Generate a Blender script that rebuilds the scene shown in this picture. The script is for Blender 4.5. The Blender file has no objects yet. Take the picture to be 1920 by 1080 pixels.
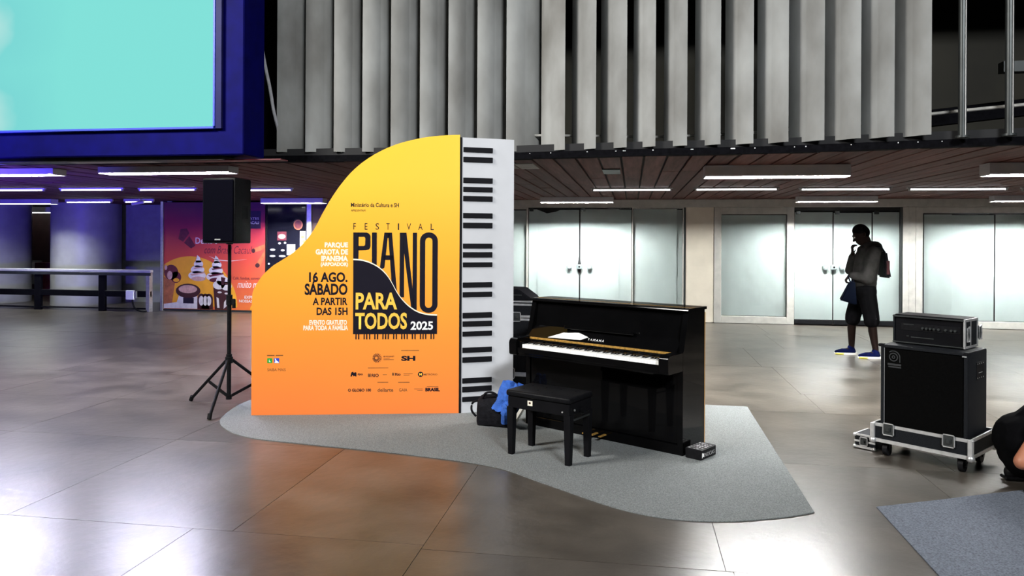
import bpy, bmesh, math, random
from mathutils import Vector, Matrix, noise as mnoise
S = bpy.context.scene
COL = S.collection
PI = math.pi
R = math.radians
random.seed(7)

# ------------------------------------------------------------------ camera, world, lights, exposure
cam = bpy.data.cameras.new('camera'); co = bpy.data.objects.new('camera', cam); COL.objects.link(co)
cam.sensor_width = 36; cam.lens = 1400 / 1920 * 36
cam.shift_y = -(540 - 446.5) / 1920
cam.clip_start = .05; cam.clip_end = 200
YAW = math.atan(225 / 1400)
co.matrix_world = Matrix.Translation((0, 0, 1.55)) @ Matrix.Rotation(YAW, 4, 'Z') @ Matrix.Rotation(PI / 2, 4, 'X') @ Matrix.Rotation(.005, 4, 'Z')
S.camera = co
W = bpy.data.worlds.new('hall_air'); S.world = W; W.use_nodes = True
W.node_tree.nodes['Background'].inputs[0].default_value = (.55, .6, .7, 1)
W.node_tree.nodes['Background'].inputs[1].default_value = .012

def area(name, loc, aim, sx, sy, power, color=(1, 1, 1), spread=180):
    l = bpy.data.lights.new(name, 'AREA'); l.shape = 'RECTANGLE'; l.size = sx; l.size_y = sy
    l.energy = power; l.color = color; l.spread = R(spread)
    o = bpy.data.objects.new(name, l); COL.objects.link(o); o.location = loc
    o.rotation_euler = (Vector(aim) - Vector(loc)).to_track_quat('-Z', 'Y').to_euler()
    return o
area('hall_lamp', (-8.2, .6, 6.6), (-2.4, 6.4, 2.0), 2.6, .9, 330, (1, .97, .92), 80)
area('hall_lamp', (4.0, -4.0, 7.4), (.9, 6.3, 2.0), 2.6, 1.0, 310, (.95, .98, 1), 80)
area('added_blue_light', (-8.4, 5.6, .4), (-8.7, 6.1, 1.4), .4, .4, 1000, (.10, .06, 1), 138)  # unseen blue light, added to imitate the screen's glare on the left
S.view_settings.view_transform = 'Standard'
S.view_settings.look = 'None'
S.view_settings.exposure = 0
S.view_settings.gamma = 1
S.view_settings.use_curve_mapping = False
TUBE = 7.0

# ------------------------------------------------------------------ materials
def lin(c):
    return tuple((x / 12.92 if x <= .04045 else ((x + .055) / 1.055) ** 2.4) for x in c)
def rgb(r, g, b): return lin((r / 255, g / 255, b / 255))
def mat(name, c, rough=.5, metal=0, spec=.5, var=.08, scale=6, bump=0, bscale=40, coat=0, rvar=0, stretch=(1, 1, 1), c2=None, rnd=0, coords='Object'):
    m = bpy.data.materials.new(name); m.use_nodes = True
    nt = m.node_tree; N = nt.nodes; L = nt.links; b = N['Principled BSDF']
    b.inputs['Roughness'].default_value = rough; b.inputs['Metallic'].default_value = metal
    b.inputs['Specular IOR Level'].default_value = spec; b.inputs['Coat Weight'].default_value = coat
    b.inputs['Coat Roughness'].default_value = .04
    tc = N.new('ShaderNodeTexCoord'); mp = N.new('ShaderNodeMapping'); mp.inputs['Scale'].default_value = stretch
    L.new(tc.outputs[coords], mp.inputs[0])
    src = mp.outputs[0]
    if rnd:
        oi = N.new('ShaderNodeObjectInfo'); ml = N.new('ShaderNodeVectorMath'); ml.operation = 'SCALE'
        cx = N.new('ShaderNodeCombineXYZ'); L.new(oi.outputs['Random'], cx.inputs[0]); L.new(oi.outputs['Random'], cx.inputs[1]); L.new(cx.outputs[0], ml.inputs[0]); ml.inputs['Scale'].default_value = 37
        ad = N.new('ShaderNodeVectorMath'); L.new(src, ad.inputs[0]); L.new(ml.outputs[0], ad.inputs[1]); src = ad.outputs[0]
    n = N.new('ShaderNodeTexNoise'); n.inputs['Scale'].default_value = scale; n.inputs['Detail'].default_value = 5
    L.new(src, n.inputs['Vector'])
    r = N.new('ShaderNodeValToRGB'); r.color_ramp.elements[0].position = .3; r.color_ramp.elements[1].position = .7
    c2 = c2 or tuple(min(1, x * (1 + var)) for x in c)
    r.color_ramp.elements[0].color = tuple(x * (1 - var) for x in c) + (1,)
    r.color_ramp.elements[1].color = tuple(c2) + (1,)
    L.new(n.outputs['Fac'], r.inputs[0])
    out = r.outputs[0]
    if rnd:
        hs = N.new('ShaderNodeHueSaturation'); mr = N.new('ShaderNodeMapRange')
        mr.inputs[3].default_value = 1 - rnd; mr.inputs[4].default_value = 1 + rnd
        L.new(oi.outputs['Random'], mr.inputs[0]); L.new(mr.outputs[0], hs.inputs['Value']); L.new(out, hs.inputs['Color']); out = hs.outputs[0]
    L.new(out, b.inputs['Base Color'])
    if rvar:
        mr2 = N.new('ShaderNodeMapRange'); mr2.inputs[3].default_value = max(.02, rough - rvar); mr2.inputs[4].default_value = rough + rvar
        n2 = N.new('ShaderNodeTexNoise'); n2.inputs['Scale'].default_value = scale * .6; n2.inputs['Detail'].default_value = 4
        L.new(src, n2.inputs['Vector']); L.new(n2.outputs['Fac'], mr2.inputs[0]); L.new(mr2.outputs[0], b.inputs['Roughness'])
    if bump:
        n3 = N.new('ShaderNodeTexNoise'); n3.inputs['Scale'].default_value = bscale; n3.inputs['Detail'].default_value = 4
        L.new(src, n3.inputs['Vector'])
        bp = N.new('ShaderNodeBump'); bp.inputs['Strength'].default_value = bump; bp.inputs['Distance'].default_value = .02
        L.new(n3.outputs['Fac'], bp.inputs['Height']); L.new(bp.outputs[0], b.inputs['Normal'])
    return m
def emit(name, c, s):
    m = bpy.data.materials.new(name); m.use_nodes = True
    b = m.node_tree.nodes['Principled BSDF']; b.inputs['Base Color'].default_value = (.8, .8, .8, 1)
    b.inputs['Emission Color'].default_value = tuple(c) + (1,); b.inputs['Emission Strength'].default_value = s
    return m
def gradient_mat(name, stops, rough=.5, axis=2, lo=0, hi=1, var=0.05):
    m = bpy.data.materials.new(name); m.use_nodes = True
    nt = m.node_tree; N = nt.nodes; L = nt.links; b = N['Principled BSDF']; b.inputs['Roughness'].default_value = rough
    tc = N.new('ShaderNodeTexCoord'); sp = N.new('ShaderNodeSeparateXYZ'); L.new(tc.outputs['Object'], sp.inputs[0])
    mr = N.new('ShaderNodeMapRange'); mr.inputs[1].default_value = lo; mr.inputs[2].default_value = hi
    L.new(sp.outputs[axis], mr.inputs[0])
    nz = N.new('ShaderNodeTexNoise'); nz.inputs['Scale'].default_value = 1.3; L.new(tc.outputs['Object'], nz.inputs['Vector'])
    ad = N.new('ShaderNodeMath'); ad.operation = 'MULTIPLY_ADD'; ad.inputs[1].default_value = var * 2; L.new(nz.outputs['Fac'], ad.inputs[0])
    sb = N.new('ShaderNodeMath'); sb.operation = 'SUBTRACT'; sb.inputs[1].default_value = var; L.new(mr.outputs[0], sb.inputs[0]); L.new(sb.outputs[0], ad.inputs[2])
    r = N.new('ShaderNodeValToRGB'); e = r.color_ramp.elements
    e[0].position = stops[0][0]; e[0].color = stops[0][1] + (1,)
    e[1].position = stops[-1][0]; e[1].color = stops[-1][1] + (1,)
    for p, c in stops[1:-1]:
        x = e.new(p); x.color = c + (1,)
    L.new(ad.outputs[0], r.inputs[0]); L.new(r.outputs[0], b.inputs['Base Color'])
    return m
def glass_mat(name, tint=(1, 1, 1), refl=1.0):
    m = bpy.data.materials.new(name); m.use_nodes = True
    nt = m.node_tree; N = nt.nodes; L = nt.links
    out = N['Material Output']; N.remove(N['Principled BSDF'])
    t = N.new('ShaderNodeBsdfTransparent'); t.inputs[0].default_value = tuple(tint) + (1,)
    g = N.new('ShaderNodeBsdfGlossy'); g.inputs['Roughness'].default_value = .03
    f = N.new('ShaderNodeFresnel'); f.inputs['IOR'].default_value = 1.45
    x = N.new('ShaderNodeMixShader'); 
    ge = N.new('ShaderNodeNewGeometry'); iv = N.new('ShaderNodeMath'); iv.operation = 'SUBTRACT'; iv.inputs[0].default_value = 1; L.new(ge.outputs['Backfacing'], iv.inputs[1])
    mu = N.new('ShaderNodeMath'); mu.operation = 'MULTIPLY'; L.new(f.outputs[0], mu.inputs[0]); L.new(iv.outputs[0], mu.inputs[1])
    L.new(mu.outputs[0], x.inputs[0]); L.new(t.outputs[0], x.inputs[1]); L.new(g.outputs[0], x.inputs[2])
    L.new(x.outputs[0], out.inputs[0])
    return m

M = {}
M['tile'] = mat('stone_tile', (.060, .051, .041), .30, spec=.5, var=.4, scale=2.2, bump=.10, bscale=14, rvar=.02, rnd=.10, c2=(.094, .080, .066))
M['joint'] = mat('tile_joint', (.045, .04, .036), .5)
M['carpet'] = mat('grey_felt', (.17, .18, .18), .95, spec=.1, var=.25, scale=120, bump=.5, bscale=260, c2=(.255, .272, .272))
M['carpet_blue'] = mat('blue_grey_felt', (.12, .135, .165), .95, spec=.1, var=.3, scale=110, bump=.5, bscale=260, c2=(.19, .21, .25))
M['plank'] = mat('brown_plank', (.075, .030, .024), .65, spec=.1, var=.35, scale=2, stretch=(14, .8, 1), rnd=.22, c2=(.115, .048, .040))
M['plank_grey'] = mat('grey_plank', (.20, .18, .16), .6, var=.2)
M['void'] = mat('dark_void', (.012, .012, .013), .9)
M['louvre'] = mat('grey_louvre', (.215, .21, .195), .65, spec=.2, var=.34, scale=2.1, bump=.08, bscale=9, rnd=.10, c2=(.315, .322, .315), stretch=(1, 1, .5))
M['black_beam'] = mat('black_beam', (.003, .003, .004), .8, spec=.03, var=.4, scale=30)
M['galv'] = mat('galvanised_pipe', (.42, .41, .38), .45, metal=.4, var=.2, scale=20)
M['steel_dark'] = mat('dark_steel', (.05, .055, .055), .4, metal=.6, var=.2)
M['alu'] = mat('aluminium', (.62, .62, .62), .38, metal=.75, var=.12, scale=25)
M['alu_frame'] = mat('painted_frame', (.40, .38, .35), .5, var=.12, scale=8)
M['beige'] = mat('beige_panel', (.60, .53, .44), .6, var=.08, scale=3)
M['paper'] = mat('white_paper', (.66, .745, .73), .75, spec=.2, var=.06, scale=3, bump=.35, bscale=3.5, rnd=.05, stretch=(1, 1, .5))
M['glass'] = glass_mat('clear_glass')
M['darkglass'] = mat('dark_shop_glass', (.006, .006, .012), .08, var=.2)
M['lampbody'] = mat('lamp_housing', (.42, .41, .42), .5, var=.08)
M['tube'] = emit('fluorescent_tube', (.95, .97, 1), TUBE)
M['tube_front'] = emit('bright_fluorescent_tube', (.98, .98, .96), 1150)
M['tube_shop'] = emit('shopfront_fluorescent_tube', (.95, 1, .98), 1350)
M['tube_left'] = emit('cool_fluorescent_tube', (.80, .79, 1), 680)
M['tube_corridor'] = emit('corridor_fluorescent_tube', (.95, 1, .98), 420)
M['navy'] = mat('navy_housing', (.0015, .0015, .085), .6, spec=.05, var=.2)
M['navy2'] = mat('navy_bezel', (.012, .012, .08), .5, spec=.1, var=.2)
M['black'] = mat('black_plastic', (.008, .008, .009), .45, var=.3, scale=40, spec=.06)
M['blacksat'] = mat('black_satin', (.006, .006, .007), .3, var=.2, spec=.06)
M['grille'] = mat('black_grille', (.002, .002, .005), .8, var=.5, scale=300, spec=.02)  # faint blue in the black imitates the glare over the loudspeaker
M['piano'] = mat('black_lacquer', (.002, .002, .0022), .05, spec=.12, var=.2)
M['cab_cloth'] = mat('black_cab_cloth', (.0022, .0022, .0022), .85, var=.5, scale=300, spec=.02)
M['wkey'] = mat('ivory_key', (.86, .86, .84), .25, var=.03)
M['bkey'] = mat('ebony_key', (.006, .006, .007), .3, var=.2)
M['gold'] = mat('gold_strip', (.55, .31, .07), .35, metal=.6, var=.35, scale=60)
M['wood'] = mat('pale_wood', (.42, .22, .06), .5, var=.25, scale=6, stretch=(1, 1, .1))
M['leather'] = mat('black_leather', (.006, .006, .007), .38, var=.3, scale=60, bump=.1, bscale=120, spec=.06)
M['boardblack'] = mat('board_black', (.006, .006, .008), .6, spec=.1, var=.2)
M['ink'] = mat('navy_ink', (.008, .007, .014), .6, spec=.1, var=.1)
M['ink_soft'] = mat('brown_ink', (.16, .055, .012), .5, var=.1)
M['cream'] = mat('cream_print', (.80, .75, .62), .5, var=.03)
M['goldprint'] = mat('yellow_print', (.86, .50, .06), .5, var=.05)
M['whiteprint'] = mat('white_print', (.86, .86, .85), .5, var=.03)
M['whitepanel'] = mat('white_panel', (.58, .59, .62), .45, var=.03)
M['orange'] = gradient_mat('orange_print', [(0, rgb(240, 126, 54)), (.25, rgb(238, 140, 46)), (.55, rgb(238, 162, 34)), (.85, rgb(234, 182, 42)), (1, rgb(228, 184, 30))], .5, 2, 0, 2.45)
M['green'] = mat('green_print', (.01, .32, .02), .5); M['blue'] = mat('blue_print', (.02, .05, .50), .5)
M['poster'] = gradient_mat('poster_print', [(0, rgb(222, 110, 52)), (.45, rgb(200, 72, 52)), (.8, rgb(150, 34, 58)), (1, rgb(84, 12, 52))], .5, 2, 0, 2.2)
M['pyellow'] = mat('poster_yellow', rgb(225, 158, 36), .5); M['pbrown'] = mat('poster_brown', rgb(60, 26, 24), .5); M['pmaroon'] = mat('poster_maroon', rgb(92, 30, 40), .5, var=.3, scale=12)
M['pwhite'] = mat('poster_white', rgb(214, 208, 205), .5, var=.12, scale=14); M['pcaramel'] = mat('poster_caramel', rgb(158, 92, 58), .5, var=.3, scale=14); M['pdark'] = mat('poster_dark', rgb(26, 16, 34), .5); M['ppink'] = mat('poster_pink', rgb(190, 150, 140), .5, var=.2, scale=20)
M['bluecloth'] = mat('blue_cloth', (.022, .095, .40), .9, var=.35, scale=14, bump=.6, bscale=30)
M['navycloth'] = mat('navy_cloth', (.0015, .003, .008), .9, spec=.05, var=.3)
M['bag'] = mat('black_nylon', (.007, .007, .009), .7, var=.4, scale=30, bump=.3, bscale=60, spec=.06)
M['rubber'] = mat('white_rubber', (.75, .73, .66), .6, var=.08)
M['jacket'] = mat('grey_hoodie', (.028, .027, .026), .95, spec=.05, var=.25, scale=12, bump=.3, bscale=30)
M['shorts'] = mat('black_shorts', (.003, .003, .0035), .95, spec=.03, var=.3)
M['skin_dark'] = mat('dark_skin', (.010, .005, .0035), .6, spec=.1, var=.12, scale=10)
M['skin'] = mat('tan_skin', (.40, .155, .085), .5, var=.12, scale=8)
M['hair'] = mat('black_hair', (.003, .003, .003), .9, spec=.03, var=.3, scale=60, bump=.5, bscale=120)
M['sneaker'] = mat('blue_sneaker', (.002, .004, .03), .8, spec=.03, var=.3, scale=30)
M['sole_yellow'] = mat('yellow_sole', (.75, .62, .03), .5); M['maroon'] = mat('maroon_cloth', (.05, .012, .015), .9, var=.3)
M['tolex'] = mat('black_vinyl', (.010, .011, .013), .5, var=.3, scale=120, bump=.3, bscale=250, spec=.06)
M['greywall'] = mat('grey_wall', (.25, .26, .24), .6, var=.1); M['column'] = mat('grey_column', (.30, .30, .30), .45, var=.12, scale=3)
M['brownwall'] = mat('brown_wall', (.055, .022, .018), .6, var=.15); M['backwall'] = mat('hall_back_wall', (.020, .018, .011), .8, var=.4, scale=1.2)
M['cable'] = mat('grey_cable', (.36, .36, .38), .5, var=.15, scale=30)
M['reflection_white'] = mat('painted_reflection', (.86, .86, .85), .7, var=.04, scale=20)  # white of the imitated reflection on the fallboard
M['emblem_grey'] = mat('grey_emblem', (.035, .036, .038), .5, spec=.1, var=.1)
M['lockmetal'] = mat('lock_metal', (.22, .26, .26), .4, metal=.3, var=.1)
M['eye'] = mat('eye_white', (.5, .5, .48), .2)

# ------------------------------------------------------------------ mesh helpers
class MB:
    def __init__(s): s.bm = bmesh.new()
    def _xf(s, vs, m):
        if m is not None: bmesh.ops.transform(s.bm, matrix=m, verts=vs)
    def box(s, a, b, bev=0, m=None, seg=1):
        r = bmesh.ops.create_cube(s.bm, size=1)['verts']
        for v in r:
            v.co = Vector([(a[i] + b[i]) / 2 + v.co[i] * abs(b[i] - a[i]) for i in range(3)])
        if bev:
            es = list({e for v in r for e in v.link_edges})
            q = bmesh.ops.bevel(s.bm, geom=es, offset=bev, segments=seg, affect='EDGES', profile=.5)
            r = list({v for f in q['faces'] for v in f.verts} | {v for v in r if v.is_valid})
        s._xf(r, m); return s
    def hexa(s, p):   # 8 points: bottom 4 ccw, top 4 ccw
        v = [s.bm.verts.new(x) for x in p]
        for f in ((3, 2, 1, 0), (4, 5, 6, 7), (0, 1, 5, 4), (1, 2, 6, 5), (2, 3, 7, 6), (3, 0, 4, 7)): s.bm.faces.new([v[i] for i in f])
        return s
    def cyl(s, p, q, r, r2=None, n=14):
        p = Vector(p); q = Vector(q); d = q - p; L = d.length
        m = Matrix.Translation((p + q) / 2) @ d.to_track_quat('Z', 'Y').to_matrix().to_4x4()
        bmesh.ops.create_cone(s.bm, cap_ends=True, segments=n, radius1=r, radius2=r if r2 is None else r2, depth=L, matrix=m); return s
    def sph(s, c, r, n=12, sc=(1, 1, 1), m=None):
        mm = Matrix.Translation(c) @ (m or Matrix()) @ Matrix.Diagonal((*sc, 1))
        bmesh.ops.create_uvsphere(s.bm, u_segments=n, v_segments=max(6, n * 2 // 3), radius=r, matrix=mm); return s
    def tube(s, pts, r, n=8, closed=False):
        P = [Vector(p) for p in pts]; k = len(P); rings = []; up = Vector((.13, .21, .97)).normalized()
        for i, p in enumerate(P):
            t = (P[(i + 1) % k] - P[i - 1]) if closed else (P[min(i + 1, k - 1)] - P[max(i - 1, 0)])
            t.normalize(); a = t.cross(up)
            if a.length < .1: a = t.cross(Vector((1, 0, 0)))
            a.normalize(); b = t.cross(a); rr = r[i] if isinstance(r, (list, tuple)) else r
            rings.append([s.bm.verts.new(p + (a * math.cos(2 * PI * j / n) + b * math.sin(2 * PI * j / n)) * rr) for j in range(n)])
        for i in range(k if closed else k - 1):
            A = rings[i]; B = rings[(i + 1) % k]
            for j in range(n): s.bm.faces.new((A[j], A[(j + 1) % n], B[(j + 1) % n], B[j]))
        if not closed:
            s.bm.faces.new(rings[0][::-1]); s.bm.faces.new(rings[-1])
        return s
    def prism(s, poly, d0, d1, f):     # poly of (a,b); f(a,b,d) -> point
        A = [s.bm.verts.new(f(a, b, d0)) for a, b in poly]; B = [s.bm.verts.new(f(a, b, d1)) for a, b in poly]; n = len(A)
        s.bm.faces.new(A); s.bm.faces.new(B[::-1])
        for i in range(n): s.bm.faces.new((A[i], B[i], B[(i + 1) % n], A[(i + 1) % n]))
        return s
    def loft(s, rings, cap=True):
        V = [[s.bm.verts.new(p) for p in r] for r in rings]; n = len(V[0])
        for A, B in zip(V, V[1:]):
            for j in range(n): s.bm.faces.new((A[j], A[(j + 1) % n], B[(j + 1) % n], B[j]))
        if cap: s.bm.faces.new(V[0][::-1]); s.bm.faces.new(V[-1])
        return s
    def mesh(s, name, m, smooth=False, ang=40):
        bmesh.ops.recalc_face_normals(s.bm, faces=s.bm.faces)
        me = bpy.data.meshes.new(name); s.bm.to_mesh(me); s.bm.free()
        me.materials.append(M[m] if isinstance(m, str) else m)
        if smooth: smooth_mesh(me, ang)
        return me
    def build(s, name, m, parent=None, smooth=False, **kw):
        return put(name, s.mesh(name, m, smooth), parent, **kw)
def smooth_mesh(me, ang=40):
    for p in me.polygons: p.use_smooth = True
    try: me.set_sharp_from_angle(angle=R(ang))
    except Exception: pass
def put(name, me, parent=None, label=None, loc=None, kind=None):
    o = bpy.data.objects.new(name, me); COL.objects.link(o)
    if parent: o.parent = parent
    if label: o['label'] = label
    if kind: o['kind'] = kind
    if loc: o.location = loc
    return o
def thing(name, label, cat, loc=(0, 0, 0), rz=0, group=None):
    o = bpy.data.objects.new(name, None); COL.objects.link(o); o.empty_display_size = .1
    o.location = loc; o.rotation_euler = (0, 0, rz); o['label'] = label; o['category'] = cat
    if group: o['group'] = group
    return o
def tag(o, label, cat, group=None):
    o['label'] = label; o['category'] = cat
    if group: o['group'] = group
    return o
def struct(name, mb, m, parent=None, smooth=False):
    o = mb.build(name, m, parent, smooth)
    if not parent: o['kind'] = 'structure'
    return o
def spline(pts, n=6):
    P = [Vector(p) for p in pts]; out = []
    for i in range(len(P) - 1):
        a = P[max(i - 1, 0)]; b = P[i]; c = P[i + 1]; d = P[min(i + 2, len(P) - 1)]
        for k in range(n):
            t = k / n
            out.append(.5 * ((2 * b) + (c - a) * t + (2 * a - 5 * b + 4 * c - d) * t * t + (3 * b - a - 3 * c + d) * t ** 3))
    out.append(P[-1]); return [tuple(p) for p in out]
def flat(name, polys, m, parent, y, label=None):
    """flat print: polygons in the local XZ plane facing -Y, a hair's breadth thick"""
    b = MB()
    for p in polys: b.prism(p, y, y + .0006, lambda a, c, d: (a, d, c))
    return b.build(name, m, parent, label=label)
def ell(cx, cz, rx, rz, n=20, a0=0, a1=2 * PI):
    return [(cx + rx * math.cos(a0 + (a1 - a0) * i / n), cz + rz * math.sin(a0 + (a1 - a0) * i / n)) for i in range(n if abs(a1 - a0 - 2 * PI) < 1e-6 else n + 1)]
def quad(x0, z0, x1, z1): return [(x0, z0), (x1, z0), (x1, z1), (x0, z1)]
def lettering(text, m, parent, x0, z0, x1, z1, y, bold=0, slant=0, label=None, space=1.0, name='lettering'):
    c = bpy.data.curves.new('lettering', 'FONT'); c.body = text; c.size = 1; c.offset = bold; c.shear = slant; c.space_character = space; c.resolution_u = 3
    o = bpy.data.objects.new('lettering', c); COL.objects.link(o)
    bpy.context.view_layer.update()
    me = bpy.data.meshes.new_from_object(o.evaluated_get(bpy.context.evaluated_depsgraph_get()))
    bpy.data.objects.remove(o); bpy.data.curves.remove(c)
    xs = [v.co.x for v in me.vertices]; ys = [v.co.y for v in me.vertices]
    ax, bx, ay, by = min(xs), max(xs), min(ys), max(ys)
    for v in me.vertices:
        v.co = Vector((x0 + (v.co.x - ax) / (bx - ax) * (x1 - x0), y, z0 + (v.co.y - ay) / (by - ay) * (z1 - z0)))
    me.materials.clear(); me.materials.append(M[m]); me.name = name
    return put(name, me, parent, label=label)
def figure(name, caps, m, parent, voxel=.008, smooth=2):
    """one continuous skin over tapered limbs: caps = [(p, q, r0, r1)] or [('ball', c, (rx,ry,rz), tilt)] fused by a voxel remesh"""
    b = MB()
    for c in caps:
        if c[0] != 'ball':
            p, q = Vector(c[0]), Vector(c[1]); b.cyl(p, q, c[2], c[3], 14); b.sph(p, c[2], 14); b.sph(q, c[3], 14)
        else: b.sph(c[1], 1, 16, c[2], Matrix.Rotation(c[3], 4, 'Y'))
    me = b.mesh(name, m)
    o = put(name, me, parent)
    rm = o.modifiers.new('fuse', 'REMESH'); rm.mode = 'VOXEL'; rm.voxel_size = voxel; rm.use_smooth_shade = True
    sm = o.modifiers.new('soften', 'SMOOTH'); sm.factor = .5; sm.iterations = smooth
    bpy.context.view_layer.update()
    me2 = bpy.data.meshes.new_from_object(o.evaluated_get(bpy.context.evaluated_depsgraph_get()))
    o.modifiers.clear(); o.data = me2; me2.name = name
    if not me2.materials: me2.materials.append(M[m])
    for p in me2.polygons: p.use_smooth = True
    return o
# ------------------------------------------------------------------ the setting
# floor: recessed bed and one stone slab per tile
floor = struct('floor', MB().box((-20, -2, -.06), (12, 24, -.010)), 'joint')
def tiles(xs, ys, jit=0.0):
    for j in range(len(ys) - 1):
        off = 0 if 2.5 < ys[j] < 5.3 else random.uniform(-jit, jit)
        for i in range(len(xs) - 1):
            g = .0017
            x0 = xs[i] + (off if 0 < i else 0); x1 = xs[i + 1] + (off if i + 1 < len(xs) - 1 else 0)
            b = MB().box((x0 + g, ys[j] + g, -.012), (x1 - g, ys[j + 1] - g, random.uniform(-.0008, 0)))
            b.build('floor_tile', 'tile', floor)
tiles([-20, -17.2, -15.8, -14.4, -13, -11.6, -10.2, -8.9, -7.6, -6.2, -4.85, -3.42, -2.07, -1.03], [-2, .5, 2.05, 3.65, 5.22, 6.45, 7.66, 9.2, 10.8, 12.4, 14.02], .35)
tiles([-1.03, .44, 1.9, 3.35, 4.8, 6.25, 7.7, 9.2, 12], [-2, .5, 2.05, 3.6, 5.41, 7.02, 7.85, 9.45, 11.05, 12.65, 14.2], .4)
MB().box((-20, 14.03, -.012), (-1.05, 24, 0), .002).build('floor_tile', 'tile', floor)

# facade path (curves towards the viewer on the right)
PATH = [(-20, 6.90), (-9, 6.88), (-6.48, 6.85), (-4.7, 6.90), (-1.2, 6.93), (-.6, 6.84), (-.05, 6.77), (.5, 6.73), (1.0, 6.71), (1.5, 6.62), (2.0, 6.50), (2.55, 6.38), (3.0, 6.28), (3.6, 6.10), (4.6, 5.75), (6, 5.1), (9, 3.4), (12, 1.6)]
def path_y(x):
    for (a, b), (c, d) in zip(PATH, PATH[1:]):
        if a <= x <= c: return b + (d - b) * (x - a) / (c - a)
    return 6.9
# soffit of planks under the upper floor, cut along the facade
ceil = MB()
up = [(x, y + .02) for x, y in PATH]
ceil.prism(up + [(12, 24), (-20, 24)], 2.318, 2.42, lambda a, b, d: (a, b, d))
ceiling = struct('ceiling', ceil, 'void')
PW = .208
x = -13.0; k = 0
while x < 9.4:
    y0 = max(path_y(x), path_y(x + PW)) + .03
    cuts = [y0]
    while cuts[-1] < 14.3:
        cuts.append(min(14.3, cuts[-1] + random.choice([1.6, 2.4, 3.2, 7.6, 7.6])))
        if 14.3 - cuts[-1] < .5: cuts[-1] = 14.3
    for a, c in zip(cuts, cuts[1:]):
        z = 2.288 + random.uniform(0, .007)
        MB().box((x + .011, a + .004, z), (x + PW - .011, c - .004, z + .02), .003).build('ceiling_plank', 'plank', ceiling)
    x += PW; k += 1
# two replaced pale boards let into the soffit
for xx, ya, yb in ((-1.37, 7.35, 7.8), (-1.16, 7.3, 7.85), (-.32, 8.0, 8.55)):
    MB().box((xx, ya, 2.282), (xx + .19, yb, 2.292), .002).build('patch_board', 'plank_grey' if xx < -1 else 'steel_dark', ceiling)
# planks run on over the corridor on the left
for i in range(16):
    MB().box((-13.0 + i * PW + .009, 14.3, 2.29), (-13.0 + (i + 1) * PW - .009, 20, 2.31)).build('ceiling_plank', 'plank', ceiling)

# facade: black edge beam, louvres, upper floor behind
beam = MB()
inner = [(x, y + .10) for x, y in PATH]
beam.prism([(x, y) for x, y in PATH] + inner[::-1], 2.29, 2.352, lambda a, b, d: (a, b, d))
beam.prism([(x, y + .03) for x, y in PATH] + [(x, y + .9) for x, y in PATH][::-1], 2.33, 2.354, lambda a, b, d: (a, b, d))
facade = struct('wall_facade', beam, 'black_beam')
rr = random.Random(3)
for i in range(46):      # chipped paint on the beam edge
    if i % 3: continue
    x = rr.uniform(-1.0, 2.9); w = rr.uniform(.01, .05); y = path_y(x)
    MB().box((x, y - .0015, 2.335), (x + w, y + .004, 2.335 + rr.uniform(.004, .010))).build('paint_chip', 'alu', facade)
def louvre(x0, y0, x1, y1, front_left, depth, zb, ht=4.4):
    """curved plate: an arc in plan from a forward edge to an edge turned back into the facade"""
    b = MB(); n = 12; T = .020; W_ = math.hypot(x1 - x0, y1 - y0); v = 0
    out = []; inn = []
    for i in range(n + 1):
        u = i / n; a = R(6) + u * R(depth)
        nu, nv = -math.sin(a), -math.cos(a)
        q = u if front_left else 1 - u
        if not front_left: nu = -nu
        px_ = x0 + (x1 - x0) * q; py = y0 + (y1 - y0) * q + v
        out.append((px_, py)); inn.append((px_ - nu * T, py - nv * T))
        v += math.tan(R(6) + (i + .5) / n * R(depth)) * W_ / n
    b.prism(out + inn[::-1], zb, ht, lambda p, q, d: (p, q, d))
    return b.build('louvre', 'louvre', facade, smooth=True)
le = [-3.463, -3.165, -2.872, -2.582, -2.296, -2.008, -1.729, -1.448, -1.17]
for i, x in enumerate(le):
    nx = le[i + 1] if i < 8 else -.862
    louvre(x, 6.90, nx - .004, 6.90, True, 76, 2.388 - .003 * i)
RS = [(-.839, -.611), (-.542, -.327), (-.27, -.051), (.028, .2), (.302, .471), (.572, .753), (.833, 1.024), (1.104, 1.3), (1.365, 1.574), (1.621, 1.839), (1.907, 2.075), (2.146, 2.329)]
for i, (a, c) in enumerate(RS):
    y = path_y((a + c) / 2) - .02 - i * .006
    s = (path_y(c) - path_y(a)) * .5
    louvre(a - .004, y - s, c, y + s, False, 64, 2.362 + i * .002)
for x in (2.545, 2.85):
    b = MB(); y = path_y(x) - .06
    b.cyl((x, y, 2.352), (x, y, 4.4), .030, n=12); b.cyl((x, y, 2.352), (x, y, 2.368), .05, n=12)
    b.build('bare_post', 'steel_dark', facade, smooth=True)
    MB().cyl((x + .012, y - .03, 2.37), (x + .012, y - .03, 4.4), .004, n=6).build('post_wire', 'alu', facade)
pc = MB(); pc.tube([(-1.1, 7.10, 2.54), (-.4, 7.08, 2.52), (.2, 7.07, 2.497), (.87, 6.95, 2.494), (1.43, 6.83, 2.516), (2.0, 6.72, 2.546), (2.37, 6.6, 2.56)], .013)
pc.build('conduit_pipe', 'galv', facade, smooth=True)
MB().tube([(2.3, 6.56, 2.57), (2.58, 6.46, 2.585), (2.79, 6.4, 2.595), (3.4, 6.2, 2.62)], .014).build('conduit_pipe', 'galv', facade, smooth=True)
MB().box((1.6, 7.4, 2.9), (4.5, 7.5, 3.05), m=Matrix.Translation((0, 0, -.6)) @ Matrix.Rotation(R(-6), 4, 'Y')).build('slanted_girder', 'black_beam', facade)
MB().box((3.1, 6.9, 2.98), (3.4, 7.0, 3.07)).build('junction_tray', 'steel_dark', facade)
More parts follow.
